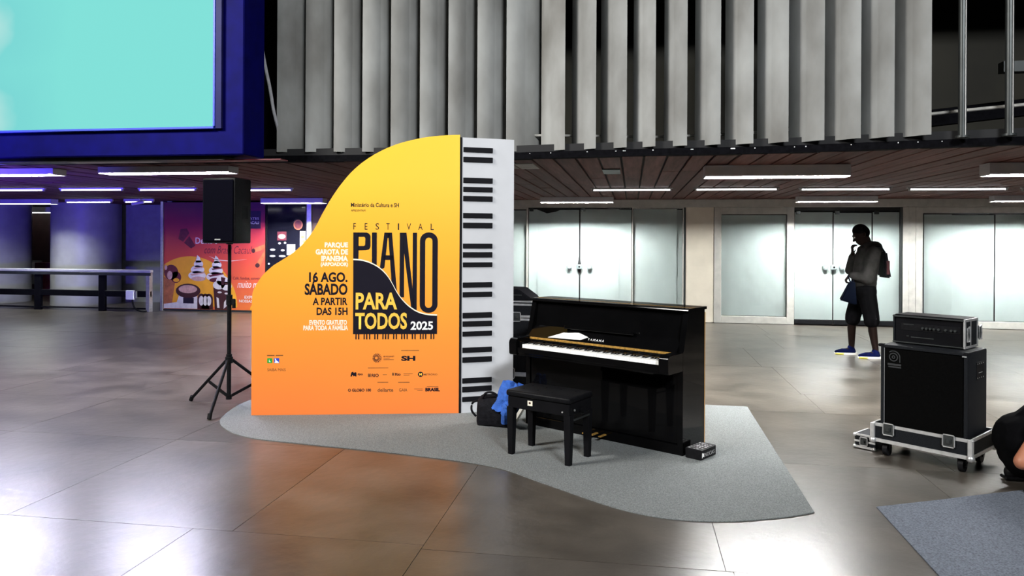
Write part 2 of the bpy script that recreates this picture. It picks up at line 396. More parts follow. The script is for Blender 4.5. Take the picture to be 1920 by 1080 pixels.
struct('wall_upper_back', MB().box((-20, 9.2, 2.42), (12, 9.3, 5.2)), 'backwall')
struct('wall_upper_top', MB().box((-20, 6.98, 4.4), (2.2, 9.2, 4.5)).box((2.2, 7.2, 4.4), (12, 9.2, 4.5)), 'void')
for (x, y, w, h, z) in ((-3.62, 7.5, .14, .3, 2.95), (-3.64, 7.6, .2, .5, 3.55), (-3.6, 7.3, .1, .05, 2.45)):
    MB().box((x - w / 2, y, z), (x + w / 2, y + .1, z + h), .01).build('service_box', 'steel_dark', facade)
MB().tube(spline([(-3.66, 6.87, 4.4), (-3.655, 6.87, 3.85), (-3.64, 6.87, 3.66), (-3.59, 6.87, 3.32), (-3.52, 6.87, 3.0), (-3.475, 6.87, 2.76), (-3.45, 6.98, 2.5)], 5), .016).build('hanging_cable', 'cable', facade, smooth=True)

# back wall of shops (Y = 14.3) ------------------------------------------------
Y = 14.3
wb = MB()
wb.box((-20, 20, 0), (-10.7, 20.2, 2.6)); wb.box((-6.45, Y, 0), (-3.5, Y + .1, 2.3)); wb.box((-9.7, Y + .02, 0), (9.3, Y + .9, .02))
wb.box((-9.72, Y + .8, 0), (12, Y + .9, 2.32))
wall = struct('wall_back', wb, 'brownwall')
struct('trim_1', MB().box((-3.5, Y - .03, 2.14), (9.2, Y + .06, 2.29), .006), 'alu_frame')          # header over the glass front
struct('trim_2', MB().box((.99, Y - .02, 0), (1.50, Y + .06, 2.14), .004), 'beige')                   # beige panel between the bays
struct('trim_3', MB().box((.958, Y - .03, 0), (.985, Y + .05, 2.14), .004), 'steel_dark')
struct('trim_4', MB().box((4.775, Y - .04, 0), (4.985, Y + .06, 2.14), .004).box((4.872, Y - .045, 0), (4.885, Y - .039, 2.14)), 'alu_frame')
struct('trim_5', MB().box((-9.74, Y - .05, 0), (-9.68, Y + .05, 2.28), .004), 'alu')
struct('trim_6', MB().box((-6.50, Y - .05, 0), (-6.40, Y + .05, 2.28), .004), 'alu')
struct('baseboard_back', MB().box((-9.7, Y - .03, 0), (-6.5, Y + .02, .035)), 'steel_dark')
def sheet(parent, x0, x1, z0, z1, y, seed):
    """hanging sheet of paper, slightly rippled"""
    b = MB(); nx = max(4, int((x1 - x0) / .05)); nz = 36
    for s in range(2): pass
    g = [[None] * (nz + 1) for _ in range(nx + 1)]
    for i in range(nx + 1):
        for j in range(nz + 1):
            xx = x0 + (x1 - x0) * i / nx; zz = z0 + (z1 - z0) * j / nz
            d = mnoise.noise(Vector((xx * 1.6 + seed, zz * .8, seed * .37))) * .016 + mnoise.noise(Vector((xx * 5 + zz * 3, zz * 2.2 - xx, seed))) * .007 + abs(mnoise.noise(Vector((xx * 3 - zz * 2, xx + zz * 1.5, seed + 9)))) * .010
            g[i][j] = b.bm.verts.new((xx, y + .016 + d, zz))
    for i in range(nx):
        for j in range(nz): b.bm.faces.new((g[i][j], g[i + 1][j], g[i + 1][j + 1], g[i][j + 1]))
    bmesh.ops.solidify(b.bm, geom=list(b.bm.faces), thickness=.001)
    return b.build('paper_sheet', 'paper', parent, smooth=True)
def frame(mb, x0, x1, z0, z1, w, y0, y1):
    mb.box((x0, y0, z0), (x0 + w, y1, z1), .003); mb.box((x1 - w, y0, z0), (x1, y1, z1), .003)
    mb.box((x0 + w, y0, z0), (x1 - w, y1, z0 + w), .003); mb.box((x0 + w, y0, z1 - w), (x1 - w, y1, z1), .003)
    return mb
def pane(parent, x0, x1, z0, z1): MB().box((x0, Y - .008, z0), (x1, Y - .002, z1)).build('pane', 'glass', parent)
def window(n, x0, x1, z0, z1, fw, seams, sheets, fm='alu_frame'):
    w = struct('window_%d' % n, frame(MB(), x0, x1, z0, z1, fw, Y - .03, Y + .05), fm)
    xs = [x0 + fw] + seams + [x1 - fw]
    for a, c in zip(xs, xs[1:]): pane(w, a + .004, c - .004, z0 + fw, z1 - fw)
    for i, (a, c) in enumerate(sheets): sheet(w, a, c, z0 + fw + .01, z1 - fw - .012 - (i % 2) * .01, Y + (i % 2) * .004, n * 7 + i)
    MB().box((x0 + fw, Y + .08, z0), (x1 - fw, Y + .1, z1)).build('dark_backing', 'void', w)
    return w
def door(n, leaves, sheets, locks, side=None, ztop=2.06):
    x0 = leaves[0][0]; x1 = leaves[-1][1]
    d = struct('door_%d' % n, MB().box((x0 - .01, Y - .02, ztop + .02), (x1 + .01, Y + .05, 2.14)).box((x0, Y + .08, 0), (x1, Y + .1, 2.14)), 'void')
    for a, c in leaves:
        lf = MB().box((a + .004, Y - .012, .09), (c - .004, Y - .002, ztop)).build('door_leaf', 'glass', d)
        MB().box((a + .004, Y - .02, .012), (c - .004, Y + .006, .09), .003).build('kick_rail', 'black', lf)
        MB().box((a + .02, Y - .016, ztop - .05), (a + .1, Y + .004, ztop + .01), .003).build('hinge', 'steel_dark', lf)
    for i, (a, c) in enumerate(sheets): sheet(d, a, c, .095, ztop - .012 - .012 * (i % 2), Y + (i % 2) * .003, n * 5 + i + 40)
    for x, z in locks:
        k = MB().cyl((x, Y - .014, z), (x, Y - .045, z), .052, .045, 20).build('lock_disc', 'lockmetal', d, smooth=True)
        MB().cyl((x, Y - .045, z), (x, Y - .055, z), .024, n=14).build('lock_core', 'lampbody', k, smooth=True)
    cx = sum(l[0] for l in locks) / 2
    lb = MB().box((cx - .055, Y - .05, locks[0][1] - .045), (cx + .055, Y - .013, locks[0][1] + .045), .008).build('lock_box', 'lockmetal', d)
    MB().cyl((cx, Y - .05, locks[0][1]), (cx, Y - .056, locks[0][1]), .018, n=12).build('keyhole', 'black', lb)
    return d
window(1, -3.5, -1.985, 0.02, 2.14, .03, [], [(-3.46, -2.3), (-2.32, -2.02)])
d1 = door(1, [(-1.98, -.995), (-.985, -.005)], [(-1.97, -1.79), (-1.80, -1.0), (-.975, -.24), (-.25, -.012)], [(-1.18, 1.01), (-.80, 1.01)], ztop=2.12)
# torn corner of the paper by the lock: the dark shop shows through
b = MB(); b.prism([(-.992, 1.26), (-1.03, 1.02), (-1.015, .90), (-.985, .78), (-.965, .93), (-.955, 1.03)], Y + .001, Y + .003, lambda a, c, d: (a, d, c)); b.build('torn_gap', 'void', d1)
b = MB(); b.prism([(-1.85, 2.12), (-1.3, 2.12), (-1.45, 2.06), (-1.62, 2.03)], Y - .001, Y + .001, lambda a, c, d: (a, d, c)); b.build('torn_gap', 'void', d1)
window(2, .0, .955, 0.02, 2.14, .02, [], [(.025, .83), (.82, .93)])
window(3, 1.505, 2.925, 0.0, 2.14, .13, [], [(1.64, 2.79)])
MB().box((1.64, Y - .012, 2.02), (2.79, Y - .002, 2.025)).build('frame_bead', 'steel_dark', bpy.data.objects['window_3'])
MB().box((2.785, Y - .034, .13), (2.795, Y - .029, 2.01)).build('frame_bead', 'black', bpy.data.objects['window_3'])
door(2, [(2.935, 3.60), (3.61, 4.27), (4.28, 4.735)], [(2.94, 3.595), (3.615, 4.265), (4.285, 4.73)], [(3.47, 1.05), (3.75, 1.05)])
struct('trim_7', MB().box((4.735, Y - .03, 0), (4.775, Y + .05, 2.14), .003), 'steel_dark')
window(4, 4.99, 9.2, 0.0, 2.14, .12, [6.30], [(5.12, 5.60), (5.58, 6.29), (6.31, 7.6), (7.59, 9.07)])
MB().box((5.11, Y - .034, 2.01), (9.1, Y - .028, 2.03)).build('frame_bead', 'black', bpy.data.objects['window_4'])
MB().box((5.11, Y - .034, .12), (5.125, Y - .028, 2.02)).build('frame_bead', 'black', bpy.data.objects['window_4'])

# dark shop window with stickers
w5 = struct('window_5', frame(MB(), -7.40, -6.5, .02, 2.27, .03, Y - .03, Y + .05), 'black')
MB().box((-7.37, Y - .01, .05), (-6.53, Y + .02, 2.24)).build('pane', 'darkglass', w5)
YS = Y - .0115
flat('round_sticker', [ell(-6.70, 1.80, .10, .105)], 'pcaramel', w5, YS); flat('sticker_mark', [ell(-6.70, 1.80, .075, .08)], 'pmaroon', w5, YS - .001)
flat('red_sticker', [quad(-7.15, 1.48, -6.95, 1.66)], 'pmaroon', w5, YS); flat('sticker_mark', [ell(-7.05, 1.56, .08, .05)], 'ppink', w5, YS - .001)
flat('price_sheet', [quad(-6.66, 1.25, -6.52, 1.67)], 'lampbody', w5, YS); flat('sticker_mark', [ell(-6.60, 1.55, .04, .03), ell(-6.57, 1.46, .04, .03)], 'pcaramel', w5, YS - .001)
flat('white_sticker', [quad(-6.94, 1.18, -6.76, 1.40)], 'lampbody', w5, YS)
for (x, z, w) in ((-7.1, 1.42, .06), (-6.98, 1.43, .05), (-7.25, 1.29, .12), (-7.03, 1.28, .08), (-7.25, 1.16, .13), (-7.04, 1.16, .15), (-7.33, 1.0, .05)):
    flat('small_sticker', [ell(x, z, w / 2, .022, 10)], 'lampbody', w5, YS)

# orange poster wall of the sweet shop
p = thing('shop_poster', 'tall orange dessert poster with ice cream cups covering the shop wall', 'poster', (-9.67, Y, 0))
MB().box((0, -.03, .04), (2.26, .02, 2.26)).build('panel', 'poster', p)
yp = -.0312
flat('circle_print', [[(a, max(.045, c)) for a, c in ell(.62, .52, .98, .86, 48) if a > 0.002] ], 'pyellow', p, yp) if False else None
c = [(min(max(a, .004), 2.25), max(.045, d)) for a, d in ell(.60, .10, 1.06, 1.04, 48, 0, PI)]
flat('circle_print', [c], 'pyellow', p, yp)
flat('circle_print', [ell(2.14, .045, .2, .18, 16, 0, PI)[:-1] + [(1.94, .045)]], 'pyellow', p, yp)
yp -= .001
def swirl(x, z, s, m2):
    flat('ice_cream', [ell(x, z, .21 * s, .10 * s), ell(x + .01, z + .13 * s, .16 * s, .095 * s), ell(x + .03, z + .25 * s, .11 * s, .085 * s), [(x - .04 * s, z + .28 * s), (x + .10 * s, z + .29 * s), (x + .06 * s, z + .40 * s), (x + .0, z + .45 * s)]], 'pwhite', p, yp)
    flat('ice_cream_shade', [ell(x + .03, z - .07 * s, .17 * s, .05 * s), [(x - .17 * s, z + .03), (x + .18 * s, z + .08 * s), (x + .19 * s, z + .055 * s), (x - .12 * s, z - .005)], [(x - .10 * s, z + .17 * s), (x + .13 * s, z + .20 * s), (x + .15 * s, z + .175 * s), (x - .06 * s, z + .145 * s)]], m2, p, yp - .001)
swirl(.76, .74, .95, 'ppink'); swirl(1.17, .72, .98, 'pmaroon')
flat('cone', [[(.0 + .01, .12), (.19, .12), (.27, .66), (.01, .70)]], 'pcaramel', p, yp); flat('fruit_scoop', [ell(.17, .80, .16, .16), ell(.28, .70, .12, .12)], 'pmaroon', p, yp - .001)
flat('fruit_piece', [ell(.14, .74, .06, .09), ell(.05, .90, .03, .05)], 'ppink', p, yp - .002); flat('lemon_piece', [ell(.29, .64, .07, .04)], 'pyellow', p, yp - .003)
flat('cup', [[(.005, .05), (.80, .05), (.76, .34), (.36, .34), (.30, .18), (.005, .14)]], 'pwhite', p, yp - .002)
flat('cup_rim', [ell(.56, .42, .28, .15)], 'pbrown', p, yp - .003); flat('cup_filling', [ell(.555, .455, .21, .085)], 'ppink', p, yp - .004)
flat('cup_label', [quad(.45, .16, .69, .28)], 'pdark', p, yp - .004)
for x in (.86, 1.03, .95):
    flat('biscuit', [[(x - .09, .05)] + ell(x, .25, .09, .12, 12, PI, 0) + [(x + .09, .05)]], 'pbrown', p, yp - .004); flat('biscuit_cream', [ell(x, .22, .055, .10)], 'pwhite', p, yp - .005)
flat('sundae_glass', [[(1.17, .05), (1.46, .05), (1.52, .50), (1.13, .50)]], 'pbrown', p, yp - .005); flat('sundae_stripe', [[(1.22, .08), (1.27, .08), (1.25, .28), (1.20, .3)], [(1.36, .06), (1.43, .12), (1.42, .26), (1.37, .2)], ell(1.27, .40, .05, .02, 10), ell(1.42, .38, .04, .02, 10)], 'pwhite', p, yp - .006)['kind'] = 'stuff'
flat('whipped_cream', [ell(1.25, .55, .13, .09), ell(1.42, .53, .12, .09), ell(1.33, .64, .14, .10)], 'pwhite', p, yp - .006); flat('chocolate_sauce', [[(1.30, .72), (1.40, .70), (1.36, .55), (1.31, .56)], ell(1.44, .58, .07, .02, 10)], 'pbrown', p, yp - .007)
flat('straw', [[(1.44, .62), (1.50, .62), (1.52, .86), (1.47, .86)]], 'pdark', p, yp - .007)
flat('chocolate_piece', [[(.33, 1.50), (.44, 1.44), (.58, 1.62), (.52, 1.72), (.38, 1.70)], [(.46, 1.42), (.62, 1.30), (.72, 1.36), (.58, 1.56)]], 'pmaroon', p, yp)
flat('cinnamon_stick', [[(2.0, 1.22), (2.26, 1.30), (2.26, 1.40), (2.0, 1.31)], [(2.05, .96), (2.16, .94), (2.26, 1.16), (2.26, 1.28)]], 'pcaramel', p, yp); flat('cinnamon_end', [ell(2.01, 1.265, .04, .045), ell(2.1, .965, .05, .045)], 'pbrown', p, yp - .001)['kind'] = 'stuff'
lettering('Deixe s', 'pwhite', p, .72, 1.40, 1.21, 1.53, yp, .01); lettering('com Brasil Cacau!', 'pmaroon', p, .92, 1.20, 1.98, 1.36, yp, 0, .35)
flat('underline', [[(1.02, 1.15), (1.2, 1.06), (1.5, 1.04), (1.88, 1.09), (1.5, 1.055), (1.21, 1.08)]], 'pwhite', p, yp)
lettering('Café, fondue, sorvetes', 'pmaroon', p, 1.56, .66, 2.2, .73, yp, .01); lettering('muito mais', 'pwhite', p, 1.66, .50, 2.24, .64, yp, 0, .35)
lettering('EXPERI', 'pwhite', p, 1.82, .28, 2.08, .34, yp, .02); lettering('NOSSAS DE', 'pwhite', p, 1.70, .20, 2.12, .26, yp, .02)
flat('logo_plate', [quad(1.86, 1.72, 2.17, 2.08)], 'pdark', p, yp); lettering('LATES', 'pwhite', p, 1.88, 1.90, 2.13, 1.95, yp - .001, .0); lettering('CACAU', 'pwhite', p, 1.86, 1.81, 2.13, 1.87, yp - .001, .015)

# corridor on the left behind the rail
struct('wall_corridor', MB().box((-12.05, 16.0, 0), (-9.5, 16.15, 2.29)).box((-9.66, 14.36, 0), (-9.55, 16, 2.29)), 'greywall')
struct('trim_8', MB().cyl((-12.38, 15.4, 0), (-12.38, 15.4, 2.29), .715, n=40).cyl((-12.38, 15.4, 1.38), (-12.38, 15.4, 1.392), .7165, n=40), 'column', smooth=True)
struct('trim_9', MB().cyl((-14.75, 15.4, 0), (-14.75, 15.4, 2.29), .715, n=40), 'column', smooth=True)
struct('wall_side', MB().box((-20, 0, 0), (-19.8, 20, 2.29)), 'brownwall')
struct('wall_corridor_panel', MB().box((-16.8, 17.4, 0), (-14.0, 17.5, 2.29)), 'brownwall')
nb = thing('notice_board', 'pale notice board low on the brown corridor wall behind the rail', 'notice board', (-15.45, 17.36, .28))
MB().box((-.28, 0, 0), (.18, .035, .62), .004).build('board', 'greywall', nb); MB().box((-.22, -.003, .36), (.12, .001, .58)).build('sheet', 'pwhite', nb)
cb = thing('display_cabinet', 'brown display cabinet with small pale notice in the corridor', 'cabinet', (-14.95, 17.1, 0))
b_ = MB().box((-.3, 0, .0), (.28, .28, .86), .01).build('body', 'wood', cb); b_.data.materials[0] = M['pmaroon']
MB().box((.08, -.004, .56), (.24, .0, .72)).build('notice', 'ppink', cb)

# rail -----------------------------------------------------------------------
t = thing('guard_rail', 'long grey and black guard rail in front of the corridor columns', 'railing', (-9.72, 13.95, 0))
MB().box((-7.2, -.05, .80), (0, .05, .86), .01).build('top_rail', 'lampbody', t); MB().box((-7.2, -.052, .74), (0, -.03, .80), .003).build('rail_skirt', 'steel_dark', t)
MB().box((-7.2, -.03, .30), (-.02, .03, .425), .006).build('lower_rail', 'blacksat', t)
for x in (-5.6, -2.62, -1.12): MB().box((x - .075, -.035, 0), (x + .075, .035, .75), .006).build('post', 'blacksat', t)
MB().cyl((-7.2, 0, .06), (-.02, 0, .06), .016, n=8).build('foot_pipe', 'black', t)
MB().box((-.10, -.05, 0), (-.02, .06, .8), .004).build('end_post', 'alu', t)
t = thing('outlet_box', 'small white electrical box on the black lower rail with a black cable', 'box', (-10.16, 13.895, .25))
MB().box((-.09, -.035, 0), (.09, .024, .19), .008).build('housing', 'whiteprint', t); MB().box((.11, -.02, .03), (.14, .02, .17), .004).build('bracket', 'alu', t)
MB().tube(spline([(.05, -.01, .0), (.07, -.02, -.08), (.13, -.03, -.18), (.24, -.03, -.228), (.38, -.03, -.232)], 5), .018).build('cable', 'black', t, smooth=True)
# ------------------------------------------------------------------ ceiling lights
def luminaire(x0, x1, y, label, z=2.17, top=2.286, w=.22, tm='tube_front'):
    L = x1 - x0
    t = thing('ceiling_light', label, 'light', ((x0 + x1) / 2, y, z), 0)
    b = MB(); q = .006
    b.box((-L / 2, -w / 2, .007), (L / 2, -w / 2 + q, top - z)); b.box((-L / 2, w / 2 - q, 0), (L / 2, w / 2, top - z))
    b.box((-L / 2, -w / 2 + q, 0), (-L / 2 + q, w / 2 - q, top - z)); b.box((L / 2 - q, -w / 2 + q, 0), (L / 2, w / 2 - q, top - z)); b.box((-L / 2 + q, -w / 2 + q, top - z - .01), (L / 2 - q, w / 2 - q, top - z))
    b.build('housing', 'lampbody', t)
    for s in ((0,) if tm in ('tube_shop', 'tube_corridor') else (-1, 1)):
        wide = tm in ('tube_shop', 'tube_corridor'); h = (top - z) * (.69 if wide else .5)
        MB().cyl((-L / 2 + .05, s * w * .22, h), (L / 2 - .05, s * w * .22, h), .026 if wide else .013, n=10).build('tube', tm, t, smooth=True)
    n = int(L / .085); b = MB()
    for i in range(1, n): b.box((-L / 2 + i * L / n - .002, -w / 2 + q, .002), (-L / 2 + i * L / n + .002, w / 2 - q, .010))
    f = b.build('louvre_grid', 'lampbody', t); f['kind'] = 'stuff'
    for s in (-.34, .34): MB().cyl((s * L, 0, top - z), (s * L, 0, top - z + .004), .015, n=8).build('fixing', 'alu', t)
    return t
def batten(x0, x1, y, label, z=2.258):
    L = x1 - x0
    t = thing('tube_light', label, 'light', ((x0 + x1) / 2, y, z))
    MB().box((-L / 2, -.02, .012), (L / 2, .02, 2.288 - z), .002).build('batten', 'lampbody', t)
    MB().cyl((-L / 2 + .03, 0, 0), (L / 2 - .03, 0, 0), .009, n=8).build('tube', 'tube', t, smooth=True)
    for s in (-1, 1): MB().box((s * (L / 2 - .03) - .012, -.02, -.016), (s * (L / 2 - .03) + .012, .02, .02), .003).build('end_cap', 'alu', t)
    return t
luminaire(-7.6, -6.22, 7.32, 'grey ceiling light box at the far left edge under the big screen', 2.215, w=.2, tm='tube_left')
luminaire(-5.62, -4.12, 7.25, 'long grey ceiling light box just above the loudspeaker', 2.215, w=.2, tm='tube_left')
luminaire(.72, 2.10, 7.80, 'long louvred ceiling light box above and right of the piano')
luminaire(3.34, 4.8, 7.80, 'louvred ceiling light box at the right edge over the equipment stack')
for x0, x1, y, l in ((-9.9, -9.0, 10.3, 'leftmost bare tube of the middle row over the rail'), (-8.75, -7.65, 10.3, 'second bare tube from the left in the middle row'), (-7.48, -6.5, 10.4, 'bare tube directly left of the black loudspeaker'), (-6.2, -5.05, 10.6, 'bare tube between the loudspeaker and the orange board'),
        (-.6, .58, 11.0, 'leftmost bare tube right of the keyboard board'), (.87, 2.05, 11.0, 'second bare tube right of the keyboard board'), (2.33, 3.57, 11.1, 'bare tube above the walking person'), (3.8, 5.1, 11.2, 'bare tube right of the walking person near the edge'), (5.3, 6.5, 11.3, 'bare tube beyond the right end of the middle row')):
    batten(x0, x1, y, l)
luminaire(-1.63, -.33, 13.4, 'short light box over the taped glass doors behind the piano', 2.19, w=.2, tm='tube_shop')
luminaire(2.78, 4.06, 13.4, 'light box over the glass doors behind the walking person', 2.19, w=.2, tm='tube_shop')
luminaire(5.85, 7.2, 13.4, 'light box over the papered window at the right edge', 2.19, w=.2, tm='tube_shop')
luminaire(-7.0, -5.75, 13.4, 'light box over the dark stickered shop window', 2.19, w=.2, tm='tube_shop')
luminaire(-12.7, -11.5, 13.4, 'light box of the back row over the left end of the rail', 2.19, w=.2, tm='tube_corridor')
for x0, x1, l in ((-11.25, -10.2, 'back row tube in front of the round column'), (-9.95, -9.3, 'short back row tube left of the orange poster')):
    batten(x0, x1, 13.4, l, 2.225)
batten(-16.2, -14.45, 17.0, 'tube deep in the corridor between the columns', 2.14)
batten(-16.0, -14.9, 16.2, 'second tube deep in the corridor, nearer the rail', 2.14)
t = thing('security_camera', 'small white ceiling camera at the end of the back tube row left of poster', 'camera', (-9.55, 13.3, 2.21))
MB().cyl((0, 0, .079), (0, 0, 0), .012, n=8).build('stem', 'lampbody', t); MB().cyl((-.12, -.05, -.03), (.1, 0, .01), .03, n=12).build('camera_body', 'lampbody', t, smooth=True); MB().cyl((-.128, -.052, -.0315), (-.12, -.05, -.03), .022, n=12).build('lens', 'black', t)

# ------------------------------------------------------------------ big screen
t = thing('led_screen', 'huge lit turquoise video screen in a dark navy housing above the left side', 'screen', (-3.5, 6.3, 2.30))
b = MB(); b.box((-5.2, .03, 0), (.0, .42, 3.0), .01); b.build('housing', 'navy', t)
m = bpy.data.materials.new('screen_picture'); m.use_nodes = True; nt = m.node_tree; N = nt.nodes; LK = nt.links; bs = N['Principled BSDF']
bs.inputs['Base Color'].default_value = (.004, .004, .004, 1); bs.inputs['Roughness'].default_value = .9; bs.inputs['Specular IOR Level'].default_value = .02
tc = N.new('ShaderNodeTexCoord'); vm = N.new('ShaderNodeVectorMath'); vm.operation = 'DISTANCE'; LK.new(tc.outputs['Object'], vm.inputs[0]); vm.inputs[1].default_value = (-2.62, 0, 1.25)
vm2 = N.new('ShaderNodeVectorMath'); vm2.operation = 'DISTANCE'; LK.new(tc.outputs['Object'], vm2.inputs[0]); vm2.inputs[1].default_value = (-2.60, 0, .38)
mn = N.new('ShaderNodeMath'); mn.operation = 'MINIMUM'; LK.new(vm.outputs['Value'], mn.inputs[0]); LK.new(vm2.outputs['Value'], mn.inputs[1])
nz = N.new('ShaderNodeTexNoise'); nz.inputs['Scale'].default_value = 3; LK.new(tc.outputs['Object'], nz.inputs['Vector'])
ma = N.new('ShaderNodeMath'); ma.operation = 'MULTIPLY_ADD'; ma.inputs[1].default_value = .25; LK.new(nz.outputs['Fac'], ma.inputs[0]); LK.new(mn.outputs[0], ma.inputs[2])
rp = N.new('ShaderNodeValToRGB'); e = rp.color_ramp.elements
e[0].position = .12; e[0].color = (*rgb(250, 222, 214), 1); e[1].position = .42; e[1].color = (*rgb(122, 215, 212), 1); x_ = e.new(.25); x_.color = (*rgb(168, 224, 220), 1); x_ = e.new(1); x_.color = (*rgb(128, 224, 216), 1)
LK.new(ma.outputs[0], rp.inputs[0]); LK.new(rp.outputs[0], bs.inputs['Emission Color']); bs.inputs['Emission Strength'].default_value = 1.0
M['screenpic'] = m
MB().box((-5.1, .0, .257), (-.283, .02, 2.9)).build('display', 'screenpic', t)
b = MB(); b.box((-5.12, -.01, .236), (-.275, .03, .257), .003); b.box((-.283, -.01, .257), (-.262, .03, 2.95), .003); b.build('inner_rim', 'blue', t)
b = MB(); b.box((-.262, -.004, .236), (-.20, .03, 2.95), .004); b.build('bezel', 'navy2', t)
MB().box((-5.1, .10, -.035), (-.25, .34, 0), .004).build('base_strip', 'steel_dark', t)
for x in (-3.6, -1.9, -.6): MB().box((x, .15, -.028), (x + .9, .30, -.036 - .002)).build('strip_panel', 'lampbody' if x < -1 else 'pmaroon', t)
for x in (-4.0, -1.6): MB().box((x, .40, .5), (x + .1, .62, .6)).build('wall_bracket', 'steel_dark', t)

# ------------------------------------------------------------------ carpets
def carpet(name, pts, m, label):
    b = MB(); b.prism(pts, 0.0005, .006, lambda a, c, d: (a, c, d)); o = b.build(name, m); tag(o, label, 'carpet')
cl = spline([(-3.50, 6.80), (-3.565, 6.57), (-3.555, 6.319), (-3.504, 6.073), (-3.424, 5.834), (-3.296, 5.64), (-3.09, 5.458), (-2.832, 5.335), (-2.461, 5.276), (-2.103, 5.225), (-1.759, 5.175), (-1.421, 5.11), (-1.13, 5.04), (-.899, 4.955), (-.776, 4.876), (-.614, 4.74), (-.395, 4.564), (-.193, 4.403), (-.007, 4.282), (.168, 4.218), (.34, 4.203), (.513, 4.225), (.69, 4.28), (.874, 4.36), (1.029, 4.452)], 4)
cl2 = [(p_[0], p_[1]) for p_ in cl] + [(1.058, 7.16), (-.2, 7.16), (-.2, 7.62), (-2.9, 7.62), (-3.3, 7.2)]
carpet('carpet', cl2, 'carpet', 'grey felt carpet with a wavy front edge under the piano and orange board')
carpet('carpet', [(1.405, 4.604), (1.601, 4.695), (1.809, 4.79), (2.031, 4.90), (2.418, 5.08), (2.9, 5.3), (3.5, 5.5), (3.5, 2.2), (1.405, 2.2)], 'carpet_blue', 'dark blue grey felt carpet cut off in the bottom right corner')

# ------------------------------------------------------------------ piano-shaped board
A = R(12.84)
t = thing('event_board', 'huge orange grand-piano-shaped festival board with lettering and a white keyboard side', 'sign', (-3.245, 6.021, .006), A)
ol = [(0, 0)] + spline([(0.0, .992), (.008, 1.066), (.04, 1.135), (.089, 1.209), (.17, 1.288), (.261, 1.348), (.361, 1.418), (.451, 1.506), (.528, 1.613), (.596, 1.744), (.669, 1.874), (.76, 2.01), (.879, 2.146), (1.035, 2.264), (1.22, 2.355), (1.428, 2.414), (1.619, 2.442), (1.79, 2.452)], 4) + [(1.79, 0)]
MB().prism([(a, c) for a, c in ol], 0, .03, lambda a, c, d: (a, d, c)).build('front_panel', 'orange', t, label='orange grand-piano-shaped front panel')
MB().prism([(a * .995 + .004, c * .996) for a, c in ol], .03, .16, lambda a, c, d: (a, d, c)).build('body', 'boardblack', t)
MB().box((1.79, .0, 0), (1.812, .17, 2.43)).build('spine', 'boardblack', t)
rel = R(27.46) - A
kb = put('keyboard_panel', MB().box((0, 0, 0), (.486, .05, 2.43)).mesh('keyboard_panel', 'whitepanel'), t, label='white keyboard side panel with black keys', loc=(1.806, .0, 0)); kb.rotation_euler = (0, 0, rel)
for a, c in [(2.301, 2.345), (2.213, 2.26), (2.029, 2.076), (1.951, 1.995), (1.868, 1.915), (1.719, 1.764), (1.631, 1.679), (1.451, 1.494), (1.371, 1.418), (1.286, 1.328), (1.106, 1.151), (1.021, 1.066), (.836, .884), (.761, .808), (.675, .718), (.531, .576), (.444, .491), (.261, .306), (.183, .231), (.098, .141)]:
    MB().box((.014, -.008, a), (.285, .0, c), .002).build('black_key', 'boardblack', kb)
y = -.0008; D = -.001
for s, m_, x0, z0, x1, z1, bo in (
    ('Ministério da Cultura e SH', 'ink', .844, 1.809, 1.259, 1.846, .015), ('APRESENTAM', 'ink', .844, 1.77, .968, 1.788, .0),
    ('PARQUE', 'cream', .619, 1.447, .82, 1.500, .048), ('GAROTA DE', 'cream', .542, 1.392, .821, 1.441, .048), ('IPANEMA', 'cream', .591, 1.334, .821, 1.383, .048), ('(ARPOADOR)', 'cream', .586, 1.283, .821, 1.326, .048),
    ('16 AGO.', 'ink', .487, 1.152, .817, 1.241, .034), ('SÁBADO', 'ink', .45, 1.04, .818, 1.165, .034), ('A PARTIR', 'ink', .519, .953, .818, 1.018, .03), ('DAS 15H', 'ink', .553, .866, .819, .932, .03),
    ('EVENTO GRATUITO', 'cream', .491, .78, .814, .824, .04), ('PARA TODA A FAMÍLIA', 'cream', .44, .733, .824, .786, .04),
    ('SH', 'ink', 1.286, .463, 1.408, .508, .05), ('LEI ROUANET', 'ink', 1.132, .497, 1.225, .509, .02), ('FJG', 'ink', .910, .337, .952, .356, .03), ('RIO', 'ink', 1.030, .324, 1.091, .352, .03), ('Rio', 'ink', 1.233, .334, 1.281, .359, .03), ('METRÔRIO', 'ink_soft', 1.483, .335, 1.601, .355, .01),
    ('O GLOBO 100', 'ink', .826, .197, 1.025, .223, .035), ('dellarte', 'ink_soft', 1.081, .194, 1.218, .226, .02), ('GAIA', 'ink_soft', 1.268, .195, 1.34, .223, .01), ('BRASIL', 'ink', 1.497, .194, 1.624, .226, .06), ('SAIBA MAIS', 'ink_soft', .135, .381, .291, .405, .0)):
    lettering(s, m_, t, x0, z0, x1, z1, y, bo)
for ch, x0, x1 in (('F', .866, .882), ('E', .957, .975), ('S', 1.044, 1.068), ('T', 1.130, 1.154), ('I', 1.224, 1.230), ('V', 1.296, 1.326), ('A', 1.390, 1.420), ('L', 1.490, 1.512)):
    x0, x1 = x0 * 1.0, x1 * 1.0
    f_ = 1 + (x0 - .866) * .118
    lettering(ch, 'ink', t, x0 + (x0 - .866) * .075, 1.612, x1 + (x1 - .866) * .075 + .004, 1.668, y, .0)
